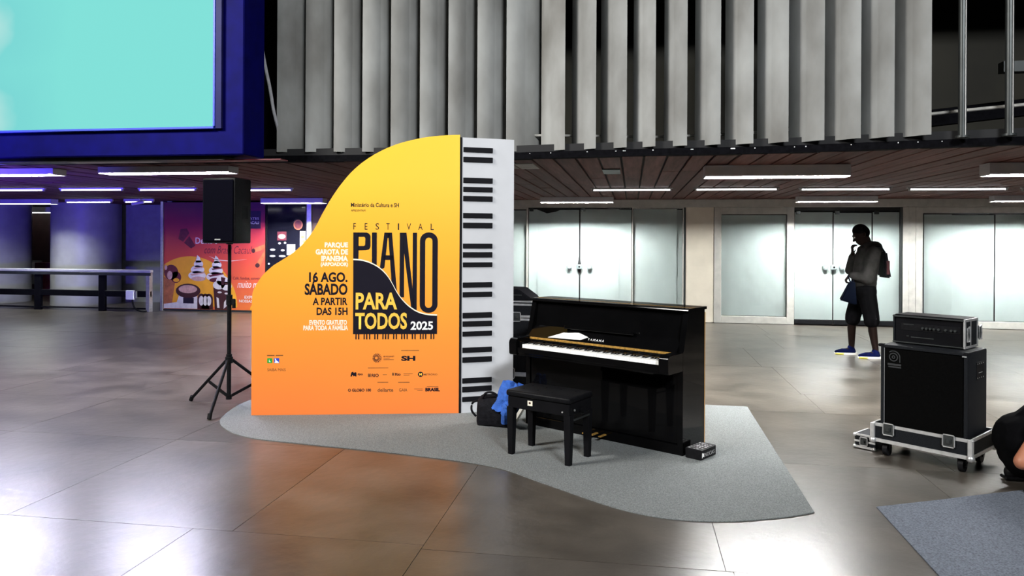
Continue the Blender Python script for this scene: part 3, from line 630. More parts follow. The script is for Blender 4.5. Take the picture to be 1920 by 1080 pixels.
# the tall PIANO letters
def rr_(x0, z0, x1, z1, r, n=6, inner=None):
    pts = []
    for cx, cz, a in ((x1 - r, z0 + r, -PI / 2), (x1 - r, z1 - r, 0), (x0 + r, z1 - r, PI / 2), (x0 + r, z0 + r, PI)):
        pts += [(cx + r * math.cos(a + PI / 2 * i / n), cz + r * math.sin(a + PI / 2 * i / n)) for i in range(n + 1)]
    return pts
def ring(name, o_, i_, y):
    b = MB(); n = len(o_); d = .0006
    A_ = [[b.bm.verts.new((a, yy, c)) for a, c in l] for l in (o_, i_) for yy in (y, y + d)]
    for q in range(n):
        w = (q + 1) % n
        for u, v in ((0, 2), (2, 3), (3, 1), (1, 0)): b.bm.faces.new((A_[u][q], A_[u][w], A_[v][w], A_[v][q]))
    return b.build(name, 'ink', t)
zt = 1.587
flat('letter_stem', [quad(.865, 1.355, .911, zt)], 'ink', t, y)
bowl_o = [(.905, 1.430), (.975, 1.432)] + [(.975 + .040 * math.cos(a), 1.47 + .040 * math.sin(a)) for a in (-.9, -.4, 0)] + [(1.014, 1.55)] + [(.975 + .040 * math.cos(a), 1.547 + .040 * math.sin(a)) for a in (.4, .9, 1.4)] + [(.905, zt)]
bowl_i = [(.911, 1.468), (.955, 1.469), (.962, 1.472), (.966, 1.477), (.968, 1.485), (.969, 1.535), (.967, 1.542), (.963, 1.547), (.955, 1.549), (.911, 1.549)]
ring('letter_bowl', bowl_o, bowl_i, y)
flat('letter_stem', [quad(1.027, 1.29, 1.069, zt)], 'ink', t, y)
flat('letter_a', [[(1.134, zt), (1.168, zt), (1.136, 1.28), (1.10, 1.26), (1.096, 1.28)], [(1.166, zt), (1.200, zt), (1.246, 1.06), (1.20, 1.13)], quad(1.118, 1.348, 1.212, 1.388), [(1.150, zt), (1.186, zt), (1.178, 1.54), (1.158, 1.54)]], 'ink', t, y)
flat('letter_n', [quad(1.268, 1.02, 1.307, zt), quad(1.381, .90, 1.418, zt), [(1.300, zt), (1.326, zt), (1.400, .925), (1.37, .93), (1.300, 1.46)]], 'ink', t, y)
ring('letter_o', rr_(1.444, .884, 1.600, zt + .004, .075), rr_(1.490, .928, 1.553, zt - .042, .031), y)
body = [(.866, 1.346), (.947, 1.338), (1.028, 1.311), (1.098, 1.269), (1.156, 1.211), (1.202, 1.141), (1.249, 1.054), (1.307, .979), (1.366, .926), (1.436, .885), (1.517, .864), (1.597, .859)]
sm = [(p_[0], p_[1]) for p_ in spline([(a, c, 0) for a, c in body], 4)]
flat('piano_shape', [sm + [(1.597, .699), (.867, .699)]], 'ink', t, y + D)
up_ = [(a, c + .012) for a, c in sm]
flat('curve_line', [sm + up_[::-1]], 'cream', t, y + D)
flat('teeth', [quad(x - .005, .654, x + .005, .70) for x in (.893, .916, .963, .986, 1.011, 1.056, 1.08, 1.126, 1.149, 1.172, 1.219, 1.242, 1.289, 1.312, 1.336, 1.382, 1.405, 1.452, 1.475, 1.498, 1.545, 1.568)], 'ink', t, y + D)
lettering('PARA', 'goldprint', t, .889, .915, 1.248, 1.062, y + 2 * D, .03); lettering('TODOS', 'goldprint', t, .886, .740, 1.335, .887, y + 2 * D, .03); lettering('2025', 'whiteprint', t, 1.366, .735, 1.562, .810, y + 2 * D, .03)
# small print bars (illegible in the photograph), emblems
flat('small_print', [quad(*q) for q in ((1.285, .552, 1.441, .557), (1.132, .487, 1.185, .491), (1.132, .473, 1.222, .477), (.997, .401, 1.174, .406), (1.127, .341, 1.162, .345), (1.307, .349, 1.387, .353), (1.307, .337, 1.358, .341), (1.08, .275, 1.174, .280), (1.26, .273, 1.36, .279), (1.399, .214, 1.474, .218), (1.426, .203, 1.474, .207), (1.511, .235, 1.61, .239), (.132, .513, .195, .521), (.206, .513, .269, .521))], 'ink_soft', t, y)
sun = []
for i in range(18):
    a = 2 * PI * i / 18; r0, r1 = .013, .040
    ca, sa = math.cos(a), math.sin(a); cx, cz = 1.070, .490
    r1 = .034 + .012 * (1 + ca) / 2
    sun.append([(cx + r0 * ca - .002 * sa, cz + r0 * sa + .002 * ca), (cx + r1 * ca - .003 * sa, cz + r1 * sa + .003 * ca), (cx + r1 * ca + .003 * sa, cz + r1 * sa - .003 * ca), (cx + r0 * ca + .002 * sa, cz + r0 * sa - .002 * ca)])
flat('sun_emblem', sun, 'ink', t, y)
flat('emblem', [[(.847, .33), (.860, .33), (.862, .343), (.868, .343), (.871, .33), (.882, .336), (.890, .33), (.899, .33), (.898, .364), (.884, .368), (.878, .358), (.868, .372), (.855, .365)]], 'ink', t, y)
flat('emblem', [quad(.998, .325, 1.022, .345), [(.996, .346), (1.024, .346), (1.018, .356), (1.010, .350), (1.002, .356)]], 'ink_soft', t, y)
flat('emblem', [quad(1.207, .336, 1.225, .352), [(1.205, .353), (1.227, .353), (1.222, .363), (1.216, .357), (1.210, .363)]], 'ink_soft', t, y)
flat('emblem', [ell(1.455, .345, .023, .023)], 'ink', t, y); lettering('M', 'goldprint', t, 1.443, .334, 1.467, .356, y + D, .03)
flat('rating_badge', [quad(.134, .451, .176, .493)], 'green', t, y); lettering('L', 'whiteprint', t, .149, .461, .163, .481, y + D, .04)
flat('access_badge', [quad(.191, .45, .235, .493)], 'blue', t, y); flat('access_mark', [[(.195, .452), (.232, .452), (.232, .460), (.212, .474), (.205, .490), (.197, .490), (.203, .470)]], 'whiteprint', t, y + D)
MB().box((.3, .16, .3), (.36, .55, .34)).build('rear_strut', 'black', t); MB().box((.3, .50, 0), (.36, .55, .34)).build('rear_strut', 'black', t); MB().box((1.2, .16, 0), (1.26, .60, .05)).build('rear_foot', 'black', t)
# ------------------------------------------------------------------ loudspeaker on its tripod stand
t = thing('speaker_stand', 'black tripod speaker stand left of the orange board', 'stand', (-3.62, 6.31, 0))
MB().cyl((0, 0, .085), (0, 0, .99), .019, n=14).build('lower_tube', 'black', t, smooth=True)
MB().cyl((0, 0, .96), (0, 0, 1.478), .0155, n=14).build('upper_tube', 'blacksat', t, smooth=True)
MB().cyl((0, 0, .93), (0, 0, 1.02), .028, n=14).build('collar', 'black', t, smooth=True)
k = MB().box((.02, -.012, .93), (.058, .012, .985), .006).cyl((.045, 0, .90), (.045, 0, .945), .016, n=10).build('clamp_knob', 'black', t)
MB().cyl((0, 0, .40), (0, 0, .455), .034, n=14).cyl((0, 0, .455), (0, 0, .48), .026, n=14).build('leg_hub', 'black', t, smooth=True)
MB().cyl((0, 0, .07), (0, 0, .11), .026, n=14).build('brace_hub', 'black', t, smooth=True)
for dx, dy in ((-.47, .157), (.097, -.475), (.36, .33)):
    u = Vector((dx, dy, 0)).normalized()
    zf = .0075 if dx > .3 else 0
    lg = MB().cyl(u * .03 + Vector((0, 0, .425)), Vector((dx, dy, .025 + zf)), .0135, n=12).build('leg', 'black', t, smooth=True)
    MB().cyl(Vector((dx, dy, .048 + zf)) - u * .012, Vector((dx, dy, .007 + zf)) + u * .008, .019, n=12).build('rubber_foot', 'black', lg, smooth=True)
    MB().box((-.006, -.012, 0), (.006, .012, 1), m=Matrix.Translation((0, 0, .09)) @ (Vector((dx * .52, dy * .52, .225 - .09 - .02)).to_track_quat('Z', 'Y').to_matrix().to_4x4()) @ Matrix.Diagonal((1, 1, Vector((dx * .52, dy * .52, .115)).length, 1))).build('brace', 'black', t)
t = thing('loudspeaker', 'black loudspeaker cabinet on the tripod stand', 'speaker', (-3.62, 6.31, 1.49), R(-6))
b = MB(); b.hexa([(-.17, -.16, 0), (.17, -.16, 0), (.12, .15, 0), (-.12, .15, 0), (-.17, -.16, .585), (.17, -.16, .585), (.12, .15, .585), (-.12, .15, .585)])
bmesh.ops.bevel(b.bm, geom=list(b.bm.edges), offset=.012, segments=2, affect='EDGES', profile=.5)
b.build('cabinet', 'black', t, smooth=True)
MB().box((-.155, -.172, .018), (.155, -.155, .567), .008, seg=2).build('grille', 'grille', t); MB().box((-.03, -.1755, .028), (.03, -.171, .040), .002).build('badge', 'alu', t)
MB().cyl((0, 0, -.01), (0, 0, .012), .03, n=14).build('pole_socket', 'black', t)
MB().box((.135, -.03, .22), (.149, .06, .34), .004, m=Matrix.Rotation(R(0), 4, 'Z')).build('side_grip', 'blacksat', t)

# ------------------------------------------------------------------ upright piano
CZ = .006
t = thing('upright_piano', 'glossy black upright piano with open keyboard on grey felt', 'piano', (.363, 5.433, CZ), R(-30.9))
PWD = 1.435
def yz(a, c, d): return (d, a, c)
side = [(0, 0), (.34, 0), (.34, 1.022), (.085, 1.022), (.012, .745), (0, .735)]
for x0 in (-.042, -PWD):
    s = MB().prism(side, x0, x0 + .042, yz).build('side_panel', 'piano', t)
    arm = MB(); pr = [(0, .60), (0, .735), (-.19, .735), (-.208, .729), (-.218, .715), (-.22, .70), (-.22, .612), (-.21, .602), (-.20, .60)]
    a0 = x0 if x0 < -1 else x0 - .033
    arm.prism(pr, a0, a0 + .075, yz); bmesh.ops.bevel(arm.bm, geom=list(arm.bm.edges), offset=.003, segments=1, affect='EDGES'); arm.build('arm', 'piano', t)
xl, xr = -PWD + .042, -.042
MB().box((xl, .012, .075), (xr, .032, .60), .003).build('lower_panel', 'piano', t)
MB().box((xl, -.002, .0), (xr, .04, .073), .003).build('plinth', 'piano', t)
MB().box((xl, .032, .0), (xr, .335, .05)).build('bottom_board', 'blacksat', t)
MB().box((-PWD, .340, .02), (0, .356, 1.0), .002).build('back_board', 'wood', t, label='pale wooden back edge')
MB().box((-PWD + .075, -.20, .60), (-.075, .01, .640), .003).build('key_bed', 'piano', t)
MB().box((-PWD + .075, -.208, .618), (-.075, -.194, .664), .004).build('key_slip', 'piano', t)
K0 = -1.322; KW = 1.236 / 52
for s0, s1 in ((-PWD + .076, K0 - .002), (K0 + 52 * KW + .002, -.076)): MB().box((s0, -.192, .640), (s1, -.03, .712), .004).build('key_block', 'piano', t)
wk = MB().box((.0006, -.190, .655), (KW - .0006, -.04, .690), .0015).mesh('white_key', 'wkey')
for i in range(52): put('white_key', wk, t, loc=(K0 + i * KW, 0, 0))
bk = MB().hexa([(-.0055, -.140, .688), (.0055, -.140, .688), (.0055, -.04, .688), (-.0055, -.04, .688), (-.0045, -.132, .701), (.0045, -.132, .701), (.0045, -.04, .701), (-.0045, -.04, .701)]).mesh('black_key', 'bkey')
for i in range(52):     # starts at A: black after A, C, D, F, G
    if i % 7 in (0, 2, 3, 5, 6) and i < 51: put('black_key', bk, t, loc=(K0 + (i + 1) * KW, 0, 0))
MB().box((xl + .03, -.046, .716), (xr - .03, -.026, .7335), .003).build('gold_strip', 'gold', t)
fb = MB().prism([(-.046, .700), (-.046, .7155), (-.026, .7155), (-.026, .734), (.062, .822), (.074, .812), (.02, .69)], xl, xr, yz).build('fallboard', 'piano', t)
# name on the fallboard
sl = math.atan2(.822 - .734, .062 + .026)
o = lettering('YAMAHA', 'whiteprint', fb, -.075, 0, .075, .022, 0, .0, name='maker_name', space=1.5)
o.location = (-.738, -.012, .7492); o.rotation_euler = (sl - PI / 2, 0, 0)
MB().box((-1.06, .022, .822), (-.42, .068, .834), .004, seg=3).box((-1.06, .016, .818), (-.42, .03, .846), .006, seg=3).build('music_ledge', 'piano', t)
MB().hexa([(xl, .064, .80), (xr, .064, .80), (xr, .084, .80), (xl, .084, .80), (xl, .106, 1.02), (xr, .106, 1.02), (xr, .126, 1.02), (xl, .126, 1.02)]).build('upper_panel', 'piano', t)
MB().box((xl, .098, .945), (xr, .112, .949), .001).build('panel_bead', 'piano', t)
ld = MB().prism([(.060, 1.0225), (.058, 1.028), (.060, 1.034), (.064, 1.038), (.070, 1.041), (.078, 1.042), (.36, 1.042), (.36, 1.0225)], -PWD - .006, .008, yz).build('lid', 'piano', t)
MB().box((-PWD - .006, .16, 1.042), (.008, .163, 1.0432)).build('lid_hinge', 'gold', ld)
for x in (-.80, -.725, -.65):
    MB().box((x - .012, -.085, .035), (x + .012, .02, .046), .004).build('pedal', 'gold', t)

# thin white plates standing in for a bright reflection on the open fallboard
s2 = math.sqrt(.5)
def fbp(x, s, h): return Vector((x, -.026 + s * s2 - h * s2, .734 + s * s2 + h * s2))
t2 = thing('fallboard_reflection', 'white plates imitating a bright reflection on the piano fallboard left of the maker name', 'reflection', (.363, 5.433, CZ), R(-30.9))
for nm, refl_poly in (('reflection_plate', [(-1.19, .008), (-1.063, .070), (-1.018, .072), (-1.035, .012)]), ('reflection_plate', [(-1.033, .012), (-1.016, .072), (-.958, .080), (-.968, .014)]), ('reflection_plate', [(-.966, .014), (-.956, .080), (-.921, .083), (-.815, .050), (-.878, .016)])):
    k = MB(); k.prism(refl_poly, .001, .004, lambda a, c, d: fbp(a, c, d)); k.build(nm, 'reflection_white', t2)
# ------------------------------------------------------------------ bench
t = thing('piano_bench', 'black padded piano bench with square tapered legs in front of the piano', 'bench', (-.575, 5.30, CZ), R(-26))
MB().box((-.268, -.165, .418), (.264, .165, .462), .016, seg=3).build('cushion', 'leather', t, smooth=True)
for i in range(4):
    for j in range(2): MB().sph((-.18 + i * .12, -.06 + j * .12, .4625), .008, 8, (1, 1, .4)).build('button', 'leather', t, smooth=True)
MB().box((-.256, -.152, .335), (.254, .152, .419), .004).build('apron', 'blacksat', t)
for sx in (-1, 1):
    for sy in (-1, 1):
        cx, cy = sx * .237, sy * .130; a, c = .026, .0185
        MB().hexa([(cx - c, cy - c, 0), (cx + c, cy - c, 0), (cx + c, cy + c, 0), (cx - c, cy + c, 0), (cx - a, cy - a, .34), (cx + a, cy - a, .34), (cx + a, cy + a, .34), (cx - a, cy + a, .34)]).build('leg', 'blacksat', t)
MB().box((-.085, -.1545, .368), (-.045, -.152, .403)).build('maker_tag', 'cream', t, label='small cream maker tag'); flat('tag_mark', [ell(-.066, .387, .009, .008)], 'pbrown', t, -.1552)
for s in (-1, 1):
    k = MB().cyl((s * .262, 0, .355), (s * .29, 0, .355), .022, n=14).build('height_knob', 'blacksat', t, smooth=True)
MB().cyl((.263, -.10, .372), (.268, -.10, .372), .008, n=8).build('screw', 'alu', t); MB().cyl((.20, -.1525, .36), (.20, -.156, .36), .006, n=8).build('screw', 'alu', t)
MB().box((.262, -.11, .30), (.266, .11, .312), m=Matrix.Translation((0, 0, .0))).build('lift_arm', 'steel_dark', t)

# ------------------------------------------------------------------ bag, blue cloth, shoe
t = thing('duffel_bag', 'small black bag standing beside the white keyboard side of the board', 'bag', (-1.10, 6.08, CZ + .0065), R(-8))
b = MB(); rings = []
for z, wx, wy, ox in ((0, .155, .085, 0), (.03, .162, .092, 0), (.12, .160, .09, 0), (.19, .155, .082, .0), (.225, .14, .06, .01), (.24, .12, .026, .02)):
    rings.append([(ox + wx * (abs(math.cos(a)) ** .45) * (1 if math.cos(a) >= 0 else -1), wy * (abs(math.sin(a)) ** .55) * (1 if math.sin(a) >= 0 else -1), z + .006 * math.sin(3 * a + z * 20)) for a in [2 * PI * i / 28 for i in range(28)]])
b.loft(rings); b.build('body', 'bag', t, smooth=True)
MB().tube(spline([(-.15, -.02, .19), (-.195, -.04, .17), (-.20, -.05, .11), (-.165, -.04, .06)], 5), .009).build('handle', 'bag', t, smooth=True)
MB().tube([(-.11, -.02, .238), (0, -.01, .247), (.13, 0, .243)], .006).build('zip', 'black', t)
MB().tube(spline([(-.10, -.06, .22), (-.06, -.09, .27), (.0, -.09, .275), (.05, -.07, .235)], 5), .009).build('strap', 'bag', t, smooth=True)
# crumpled jacket
b = MB(); n = 26
def cloth_pt(u, v):
    a = u * 2 * PI
    r = .115 * (1 - .25 * v) * (1 + .28 * mnoise.noise(Vector((math.cos(a) * 1.6, math.sin(a) * 1.6, v * 3 + 4))))
    return (r * math.cos(a) * 1.05, r * .62 * math.sin(a) - .0, -.12 + .24 * v + .03 * mnoise.noise(Vector((math.cos(a) * 2, math.sin(a) * 2, v * 2))))
rings = [[cloth_pt(i / n, v / 9) for i in range(n)] for v in range(10)]
rings.append([tuple(x * .35 if k < 2 else x + .01 for k, x in enumerate(p_)) for p_ in rings[-1]])
b.loft(rings)
o = b.build('blue_jacket', 'bluecloth', smooth=True); o.location = (-.985, 6.03, .235 + CZ); o.rotation_euler = (.15, .3, .4)
tag(o, 'crumpled bright blue jacket spilling over the black bag behind the bench', 'jacket')
b = MB().tube(spline([(0, 0, .0), (-.02, -.06, -.05), (-.01, -.075, -.13), (.01, -.07, -.19)], 5), [.03] * 5 + [.036] * 5 + [.028] * 6); b.build('sleeve', 'bluecloth', o, smooth=True)
t = thing('sneaker', 'dark sneaker with white sole leaning on its side behind the bench leg', 'shoe', (-.865, 5.93, .15 + CZ)); t.rotation_euler = Matrix(((-.50, .18, -.85), (.10, .98, .15), (-.86, .01, .51))).to_euler()
def sole_ring(z, s): return [(x * s, y_ * s, z) for x, y_ in ((-.13, -.03), (-.10, -.042), (-.03, -.036), (.04, -.045), (.10, -.045), (.135, -.025), (.14, .005), (.12, .035), (.06, .042), (-.02, .034), (-.09, .038), (-.13, .025))]
MB().loft([sole_ring(0, 1), sole_ring(.022, 1.02)]).build('sole', 'rubber', t, smooth=True)
MB().loft([sole_ring(.022, .97), [(x * .97 - .0, y_ * .9, .05) for x, y_, z in sole_ring(0, 1)], [(x * .6 - .045, y_ * .7, .085) for x, y_, z in sole_ring(0, 1)]]).build('upper', 'navycloth', t, smooth=True)

# ------------------------------------------------------------------ flight case behind the piano
def band(parent, x0, x1, y0, y1, z0, z1, name='edge_strip', m='alu'): return MB().box((x0 - .004, y0 - .004, z0), (x1 + .004, y1 + .004, z1), .002).build(name, m, parent)
def butterfly(parent, c, s=.05, rz=0, name='latch'):
    """recessed butterfly latch: dished plate, ring and wing"""
    mt = Matrix.Translation(c) @ Matrix.Rotation(rz, 4, 'Z')
    a = MB().box((-s, -.004, -s * 1.1), (s, .001, s * 1.1), .003, mt).build(name, 'steel_dark', parent)
    r_ = MB().tube([mt @ Vector((x * s, -.006, z * s * 1.1)) for x, z in ((-.95, -.8), (-.8, -.97), (.8, -.97), (.95, -.8), (.95, .8), (.8, .97), (-.8, .97), (-.95, .8))], .0045, 6, True).build('latch_ring', 'alu', a, smooth=True)
    MB().box((-s * .42, -.016, -s * .5), (s * .42, -.004, s * .5), .005, mt).cyl(mt @ Vector((0, -.012, 0)), mt @ Vector((0, -.022, 0)), s * .3, n=10).build('latch_wing', 'steel_dark', a)
    return a
t = thing('flight_case', 'tall black flight case with silver edge strips behind the left end of the piano', 'case', (-1.22, 7.25, .0065), R(-3))
MB().box((-.36, -.25, .02), (.36, .25, .78), .004).build('body', 'tolex', t); MB().box((-.36, -.25, .80), (.36, .25, .945), .004).build('cover', 'tolex', t)
band(t, -.36, .36, -.25, .25, .763, .785); band(t, -.36, .36, -.25, .25, .792, .815); band(t, -.36, .36, -.25, .25, .905, .925); band(t, -.36, .36, -.25, .25, .935, .95); band(t, -.36, .36, -.25, .25, .235, .275)
butterfly(t, (.10, -.26, .265), .045); butterfly(t, (.16, -.26, .80), .04)
for sx in (-1, 1):
    for sy in (-1, 1): MB().cyl((sx * .3, sy * .2, 0), (sx * .3, sy * .2, .02), .03, n=10).build('foot', 'black', t)
t = thing('mixer_bag', 'black sloping padded case on top of the tall flight case', 'case', (-1.22, 7.22, .959), R(-3))
b = MB(); b.prism([(-.30, 0), (.30, 0), (.29, .02), (.17, .105), (-.26, .11), (-.30, .08)], -.2, .2, lambda a, c, d: (a, d, c)); bmesh.ops.bevel(b.bm, geom=list(b.bm.edges), offset=.008, segments=2, affect='EDGES')
b.build('body', 'bag', t, smooth=True); MB().tube([(-.2, -.205, .05), (.2, -.205, .05)], .006).build('zip', 'steel_dark', t)

# ------------------------------------------------------------------ small box at the piano's foot
t = thing('stomp_box', 'small flat black box with white print at the right foot of the piano', 'box', (.482, 5.338, CZ), R(-34))
MB().box((-.125, 0, 0), (0, .215, .072), .005).build('case', 'black', t)
tp = MB()
rr = random.Random(5)
for r_ in range(5):
    for k in range(5):
        if rr.random() < .85: tp.box((-.112 + k * .021, .015 + r_ * .038, .072), (-.112 + k * .021 + rr.uniform(.008, .017), .015 + r_ * .038 + rr.uniform(.004, .02), .0726))
o = tp.build('top_print', 'lampbody', t); o['kind'] = 'stuff'
MB().box((-.115, .010, .0722), (-.010, .205, .0724)).build('top_plate', 'black', t)
o = lettering('NOCIAS', 'lampbody', t, .055, .018, .190, .045, -.0006, .0, name='side_print'); o.rotation_euler = (0, 0, PI / 2)
o = flat('side_emblem', [[(.014, .014), (.030, .024), (.044, .018), (.042, .046), (.030, .042), (.026, .05), (.014, .048)]], 'whiteprint', t, -.0006); o.rotation_euler = (0, 0, PI / 2)

# ------------------------------------------------------------------ bass rig on a wheeled tray
TR = R(-40); T0 = Vector((2.206, 5.328, 0))
def rig(name, label, cat, x, y, z): 
    p_ = T0 + Matrix.Rotation(TR, 3, 'Z') @ Vector((x, y, 0)); return thing(name, label, cat, (p_.x, p_.y, z), TR)
TW, TD = .63, .47
t = rig('case_tray', 'wheeled black flight case base with silver edges under the bass cabinet', 'case', 0, 0, 0)
b = MB(); b.box((-TW, 0, .105), (0, TD, .115)); b.box((-TW, 0, .115), (0, .012, .235)); b.box((-TW, TD - .012, .115), (0, TD, .235)); b.box((-TW, .012, .115), (-TW + .012, TD - .012, .235)); b.box((-.012, .012, .115), (0, TD - .012, .235)); b.build('tray', 'tolex', t)
for z0, z1 in ((.102, .128), (.215, .238)):
    for q in (((-TW - .003, -.004, z0), (.003, .004, z1)), ((-TW - .003, TD - .004, z0), (.003, TD + .004, z1)), ((-TW - .004, .004, z0), (-TW + .004, TD - .004, z1)), ((-.004, .004, z0), (.004, TD - .004, z1))): MB().box(*q, .001).build('edge_strip', 'alu', t)
for x in (-TW, 0):
    for y_ in (0, TD):
        c = MB().box((x - .016, y_ - .016, .105), (x + .016, y_ + .016, .235), .004).build('corner_post', 'alu', t)
        MB().sph((x, y_, .112), .026, 10).build('ball_corner', 'alu', c, smooth=True)
for x in (-.52, -.13): butterfly(t, (x, -.006, .205), .038)
for x in (-TW + .07, -.07):
    for y_ in (.07, TD - .07):
        c = MB().box((x - .035, y_ - .03, .092), (x + .035, y_ + .03, .105)).box((x - .026, y_ - .02, .045), (x - .020, y_ + .02, .092)).box((x + .020, y_ - .02, .045), (x + .026, y_ + .02, .092)).build('caster', 'black', t)
        MB().cyl((x - .016, y_, .047), (x + .016, y_, .047), .047, n=20).build('wheel', 'black', c, smooth=True); MB().cyl((x - .028, y_, .047), (x + .028, y_, .047), .012, n=10).build('axle', 'steel_dark', c)
CW, CD, CZ0, CZ1 = .56, .385, .1155, .80
t = rig('bass_cabinet', 'tall black bass speaker cabinet standing in the wheeled tray', 'speaker', -.035, .04, 0)
MB().box((-CW, .02, CZ0), (0, CD, CZ1), .010, seg=2).build('cabinet', 'tolex', t, smooth=True)
MB().box((-CW + .025, .008, CZ0 + .03), (-.025, .0205, CZ1 - .025), .004).build('grille', 'cab_cloth', t)
b = MB()
for q in (((-CW, .0, CZ0), (-CW + .022, .02, CZ1)), ((-.022, 0, CZ0), (0, .02, CZ1)), ((-CW + .022, 0, CZ1 - .022), (-.022, .02, CZ1)), ((-CW + .022, 0, CZ0), (-.022, .02, CZ0 + .025))): b.box(*q, .003)
b.build('front_frame', 'tolex', t)
MB().tube([(-CW + .023, .006, CZ0 + .03), (-CW + .023, .006, CZ1 - .025)], .0022, 6).build('piping', 'alu', t)
e_ = flat('emblem', [], 'alu', t, 0) if False else None
b = MB()
def arc_strip(cx, cz, r0, r1, a0, a1, n=22):
    return [(cx + r1 * math.cos(a0 + (a1 - a0) * i / n), cz + r1 * math.sin(a0 + (a1 - a0) * i / n)) for i in range(n + 1)] + [(cx + r0 * math.cos(a1 - (a1 - a0) * i / n), cz + r0 * math.sin(a1 - (a1 - a0) * i / n)) for i in range(n + 1)]
ex, ez = -.475, .715
flat('emblem', [arc_strip(ex, ez, .024, .031, 0.0, 2 * PI - .01), arc_strip(ex, ez, .040, .047, R(-10), R(130)), [(ex + .040, ez - .035), (ex + .047, ez - .035), (ex + .047, ez), (ex + .040, ez)], arc_strip(ex, ez, .006, .012, 0, 2 * PI - .01)], 'emblem_grey', t, .0072)
flat('emblem_plate', [quad(ex - .04, ez - .060, ex + .052, ez - .046), quad(ex - .035, ez - .075, ex + .052, ez - .066)], 'emblem_grey', t, .0072)
for x in (-CW, 0):
    for z in (CZ0, CZ1): MB().box((x - .018 if x else -.022, -.004, z - .018 if z > .5 else z), (x + .022 if x < 0 else .004, .04, z + .004 if z > .5 else z + .03), .005).build('corner_guard', 'black', t)
MB().box((-.03, -.005, CZ1 - .03), (-.004, .002, CZ1 - .022)).build('corner_glint', 'alu', t)
h = MB().box((0, .17, .60), (.004, .31, .72), .002).build('jack_plate', 'black', t)
for i in range(4):
    for z in (.612, .708): MB().cyl((.003, .185 + i * .037, z), (.006, .185 + i * .037, z), .004, n=6).build('screw', 'alu', h)
MB().box((.004, .205, .645), (.006, .275, .648)).build('plate_line', 'alu', h)
t = rig('bass_amplifier', 'black rack case amplifier with knob row on top of the bass cabinet', 'amplifier', -.095, .165, CZ1 + .006)
AW, AD, AH = .47, .26, .20
b = MB(); b.box((-AW, .01, .0), (0, AD, .008)); b.box((-AW, .01, AH - .008), (0, AD, AH)); b.box((-AW, .01, .008), (-AW + .01, AD, AH - .008)); b.box((-.01, .01, .008), (0, AD, AH - .008)); b.box((-AW + .01, AD - .01, .008), (-.01, AD, AH - .008)); b.build('case_shell', 'tolex', t)
MB().box((-AW + .012, .022, .010), (-.012, .2, AH - .012), .002).build('amp_chassis', 'blacksat', t)
MB().box((-AW + .05, .019, .095), (-.03, .022, .145), .001).build('control_strip', 'steel_dark', t).data.materials[0] = M['black']
for i, x in enumerate((-.27, -.245, -.22, -.195, -.165, -.12, -.085, -.06)):
    MB().cyl((x, .020, .118), (x, .006, .118), .009, .008, 12).build('knob', 'lampbody' if False else 'steel_dark', t, smooth=True)
flat('panel_print', [quad(-.40, .135, -.33, .139), quad(-.38, .050, -.365, .056), quad(-.35, .045, -.20, .051)], 'steel_dark', t, .0185)
for z0, z1 in ((-.0, .016), (AH - .016, AH + .002)):
    MB().box((-.006, .006, z0), (.004, AD + .002, z1), .001).build('edge_strip', 'alu', t)
    MB().box((-AW - .002, .004, z0 + .004), (-.006, .012, z1 - .004), .001).build('front_edge', 'steel_dark', t)
for y_ in (.01, AD - .012): MB().box((-.008, y_ - .004, .014), (.004, y_ + .016, AH - .014), .001).build('edge_post', 'alu', t)
MB().box((.001, .115, .015), (.005, .122, AH - .015)).build('center_rib', 'alu', t)
for y_ in (.045, AD + .015):
    a = MB().box((.001, y_ - .022, .055), (.012, y_ + .022, .145), .003).build('catch', 'steel_dark', t)
    MB().tube([(.014, y_ - .02, .05), (.014, y_ + .02, .05), (.014, y_ + .024, .10), (.014, y_ + .015, .15), (.014, y_ - .02, .14)], .006, 6, True).build('catch_wing', 'alu', a, smooth=True)
MB().box((-AW + .01, .02, AH), (-.01, AD - .02, AH + .006), .002).build('top_lip', 'black', t)
t = thing('small_rack_case', 'small silver-edged rack case on the floor behind the left end of the tray', 'case', (1.765, 5.815, 0), R(-40))
MB().box((-.15, 0, .012), (0, .22, .105), .003).build('body', 'tolex', t)
for z0, z1 in ((.006, .024), (.050, .064), (.096, .110)):
    MB().box((-.154, -.004, z0), (0, .004, z1), .001).build('edge_strip', 'alu', t); MB().box((-.154, .004, z0), (-.146, .224, z1), .001).build('edge_strip', 'alu', t)
for x in (-.15, -.01):
    for z in (.015, .1): MB().sph((x, 0, z), .014, 8).build('ball_corner', 'alu', t, smooth=True)
butterfly(t, (-.08, -.006, .06), .028)
for x in (-.12, -.03):
    for y_ in (.03, .19): MB().cyl((x, y_, 0), (x, y_, .012), .012, n=8).build('foot', 'black', t)

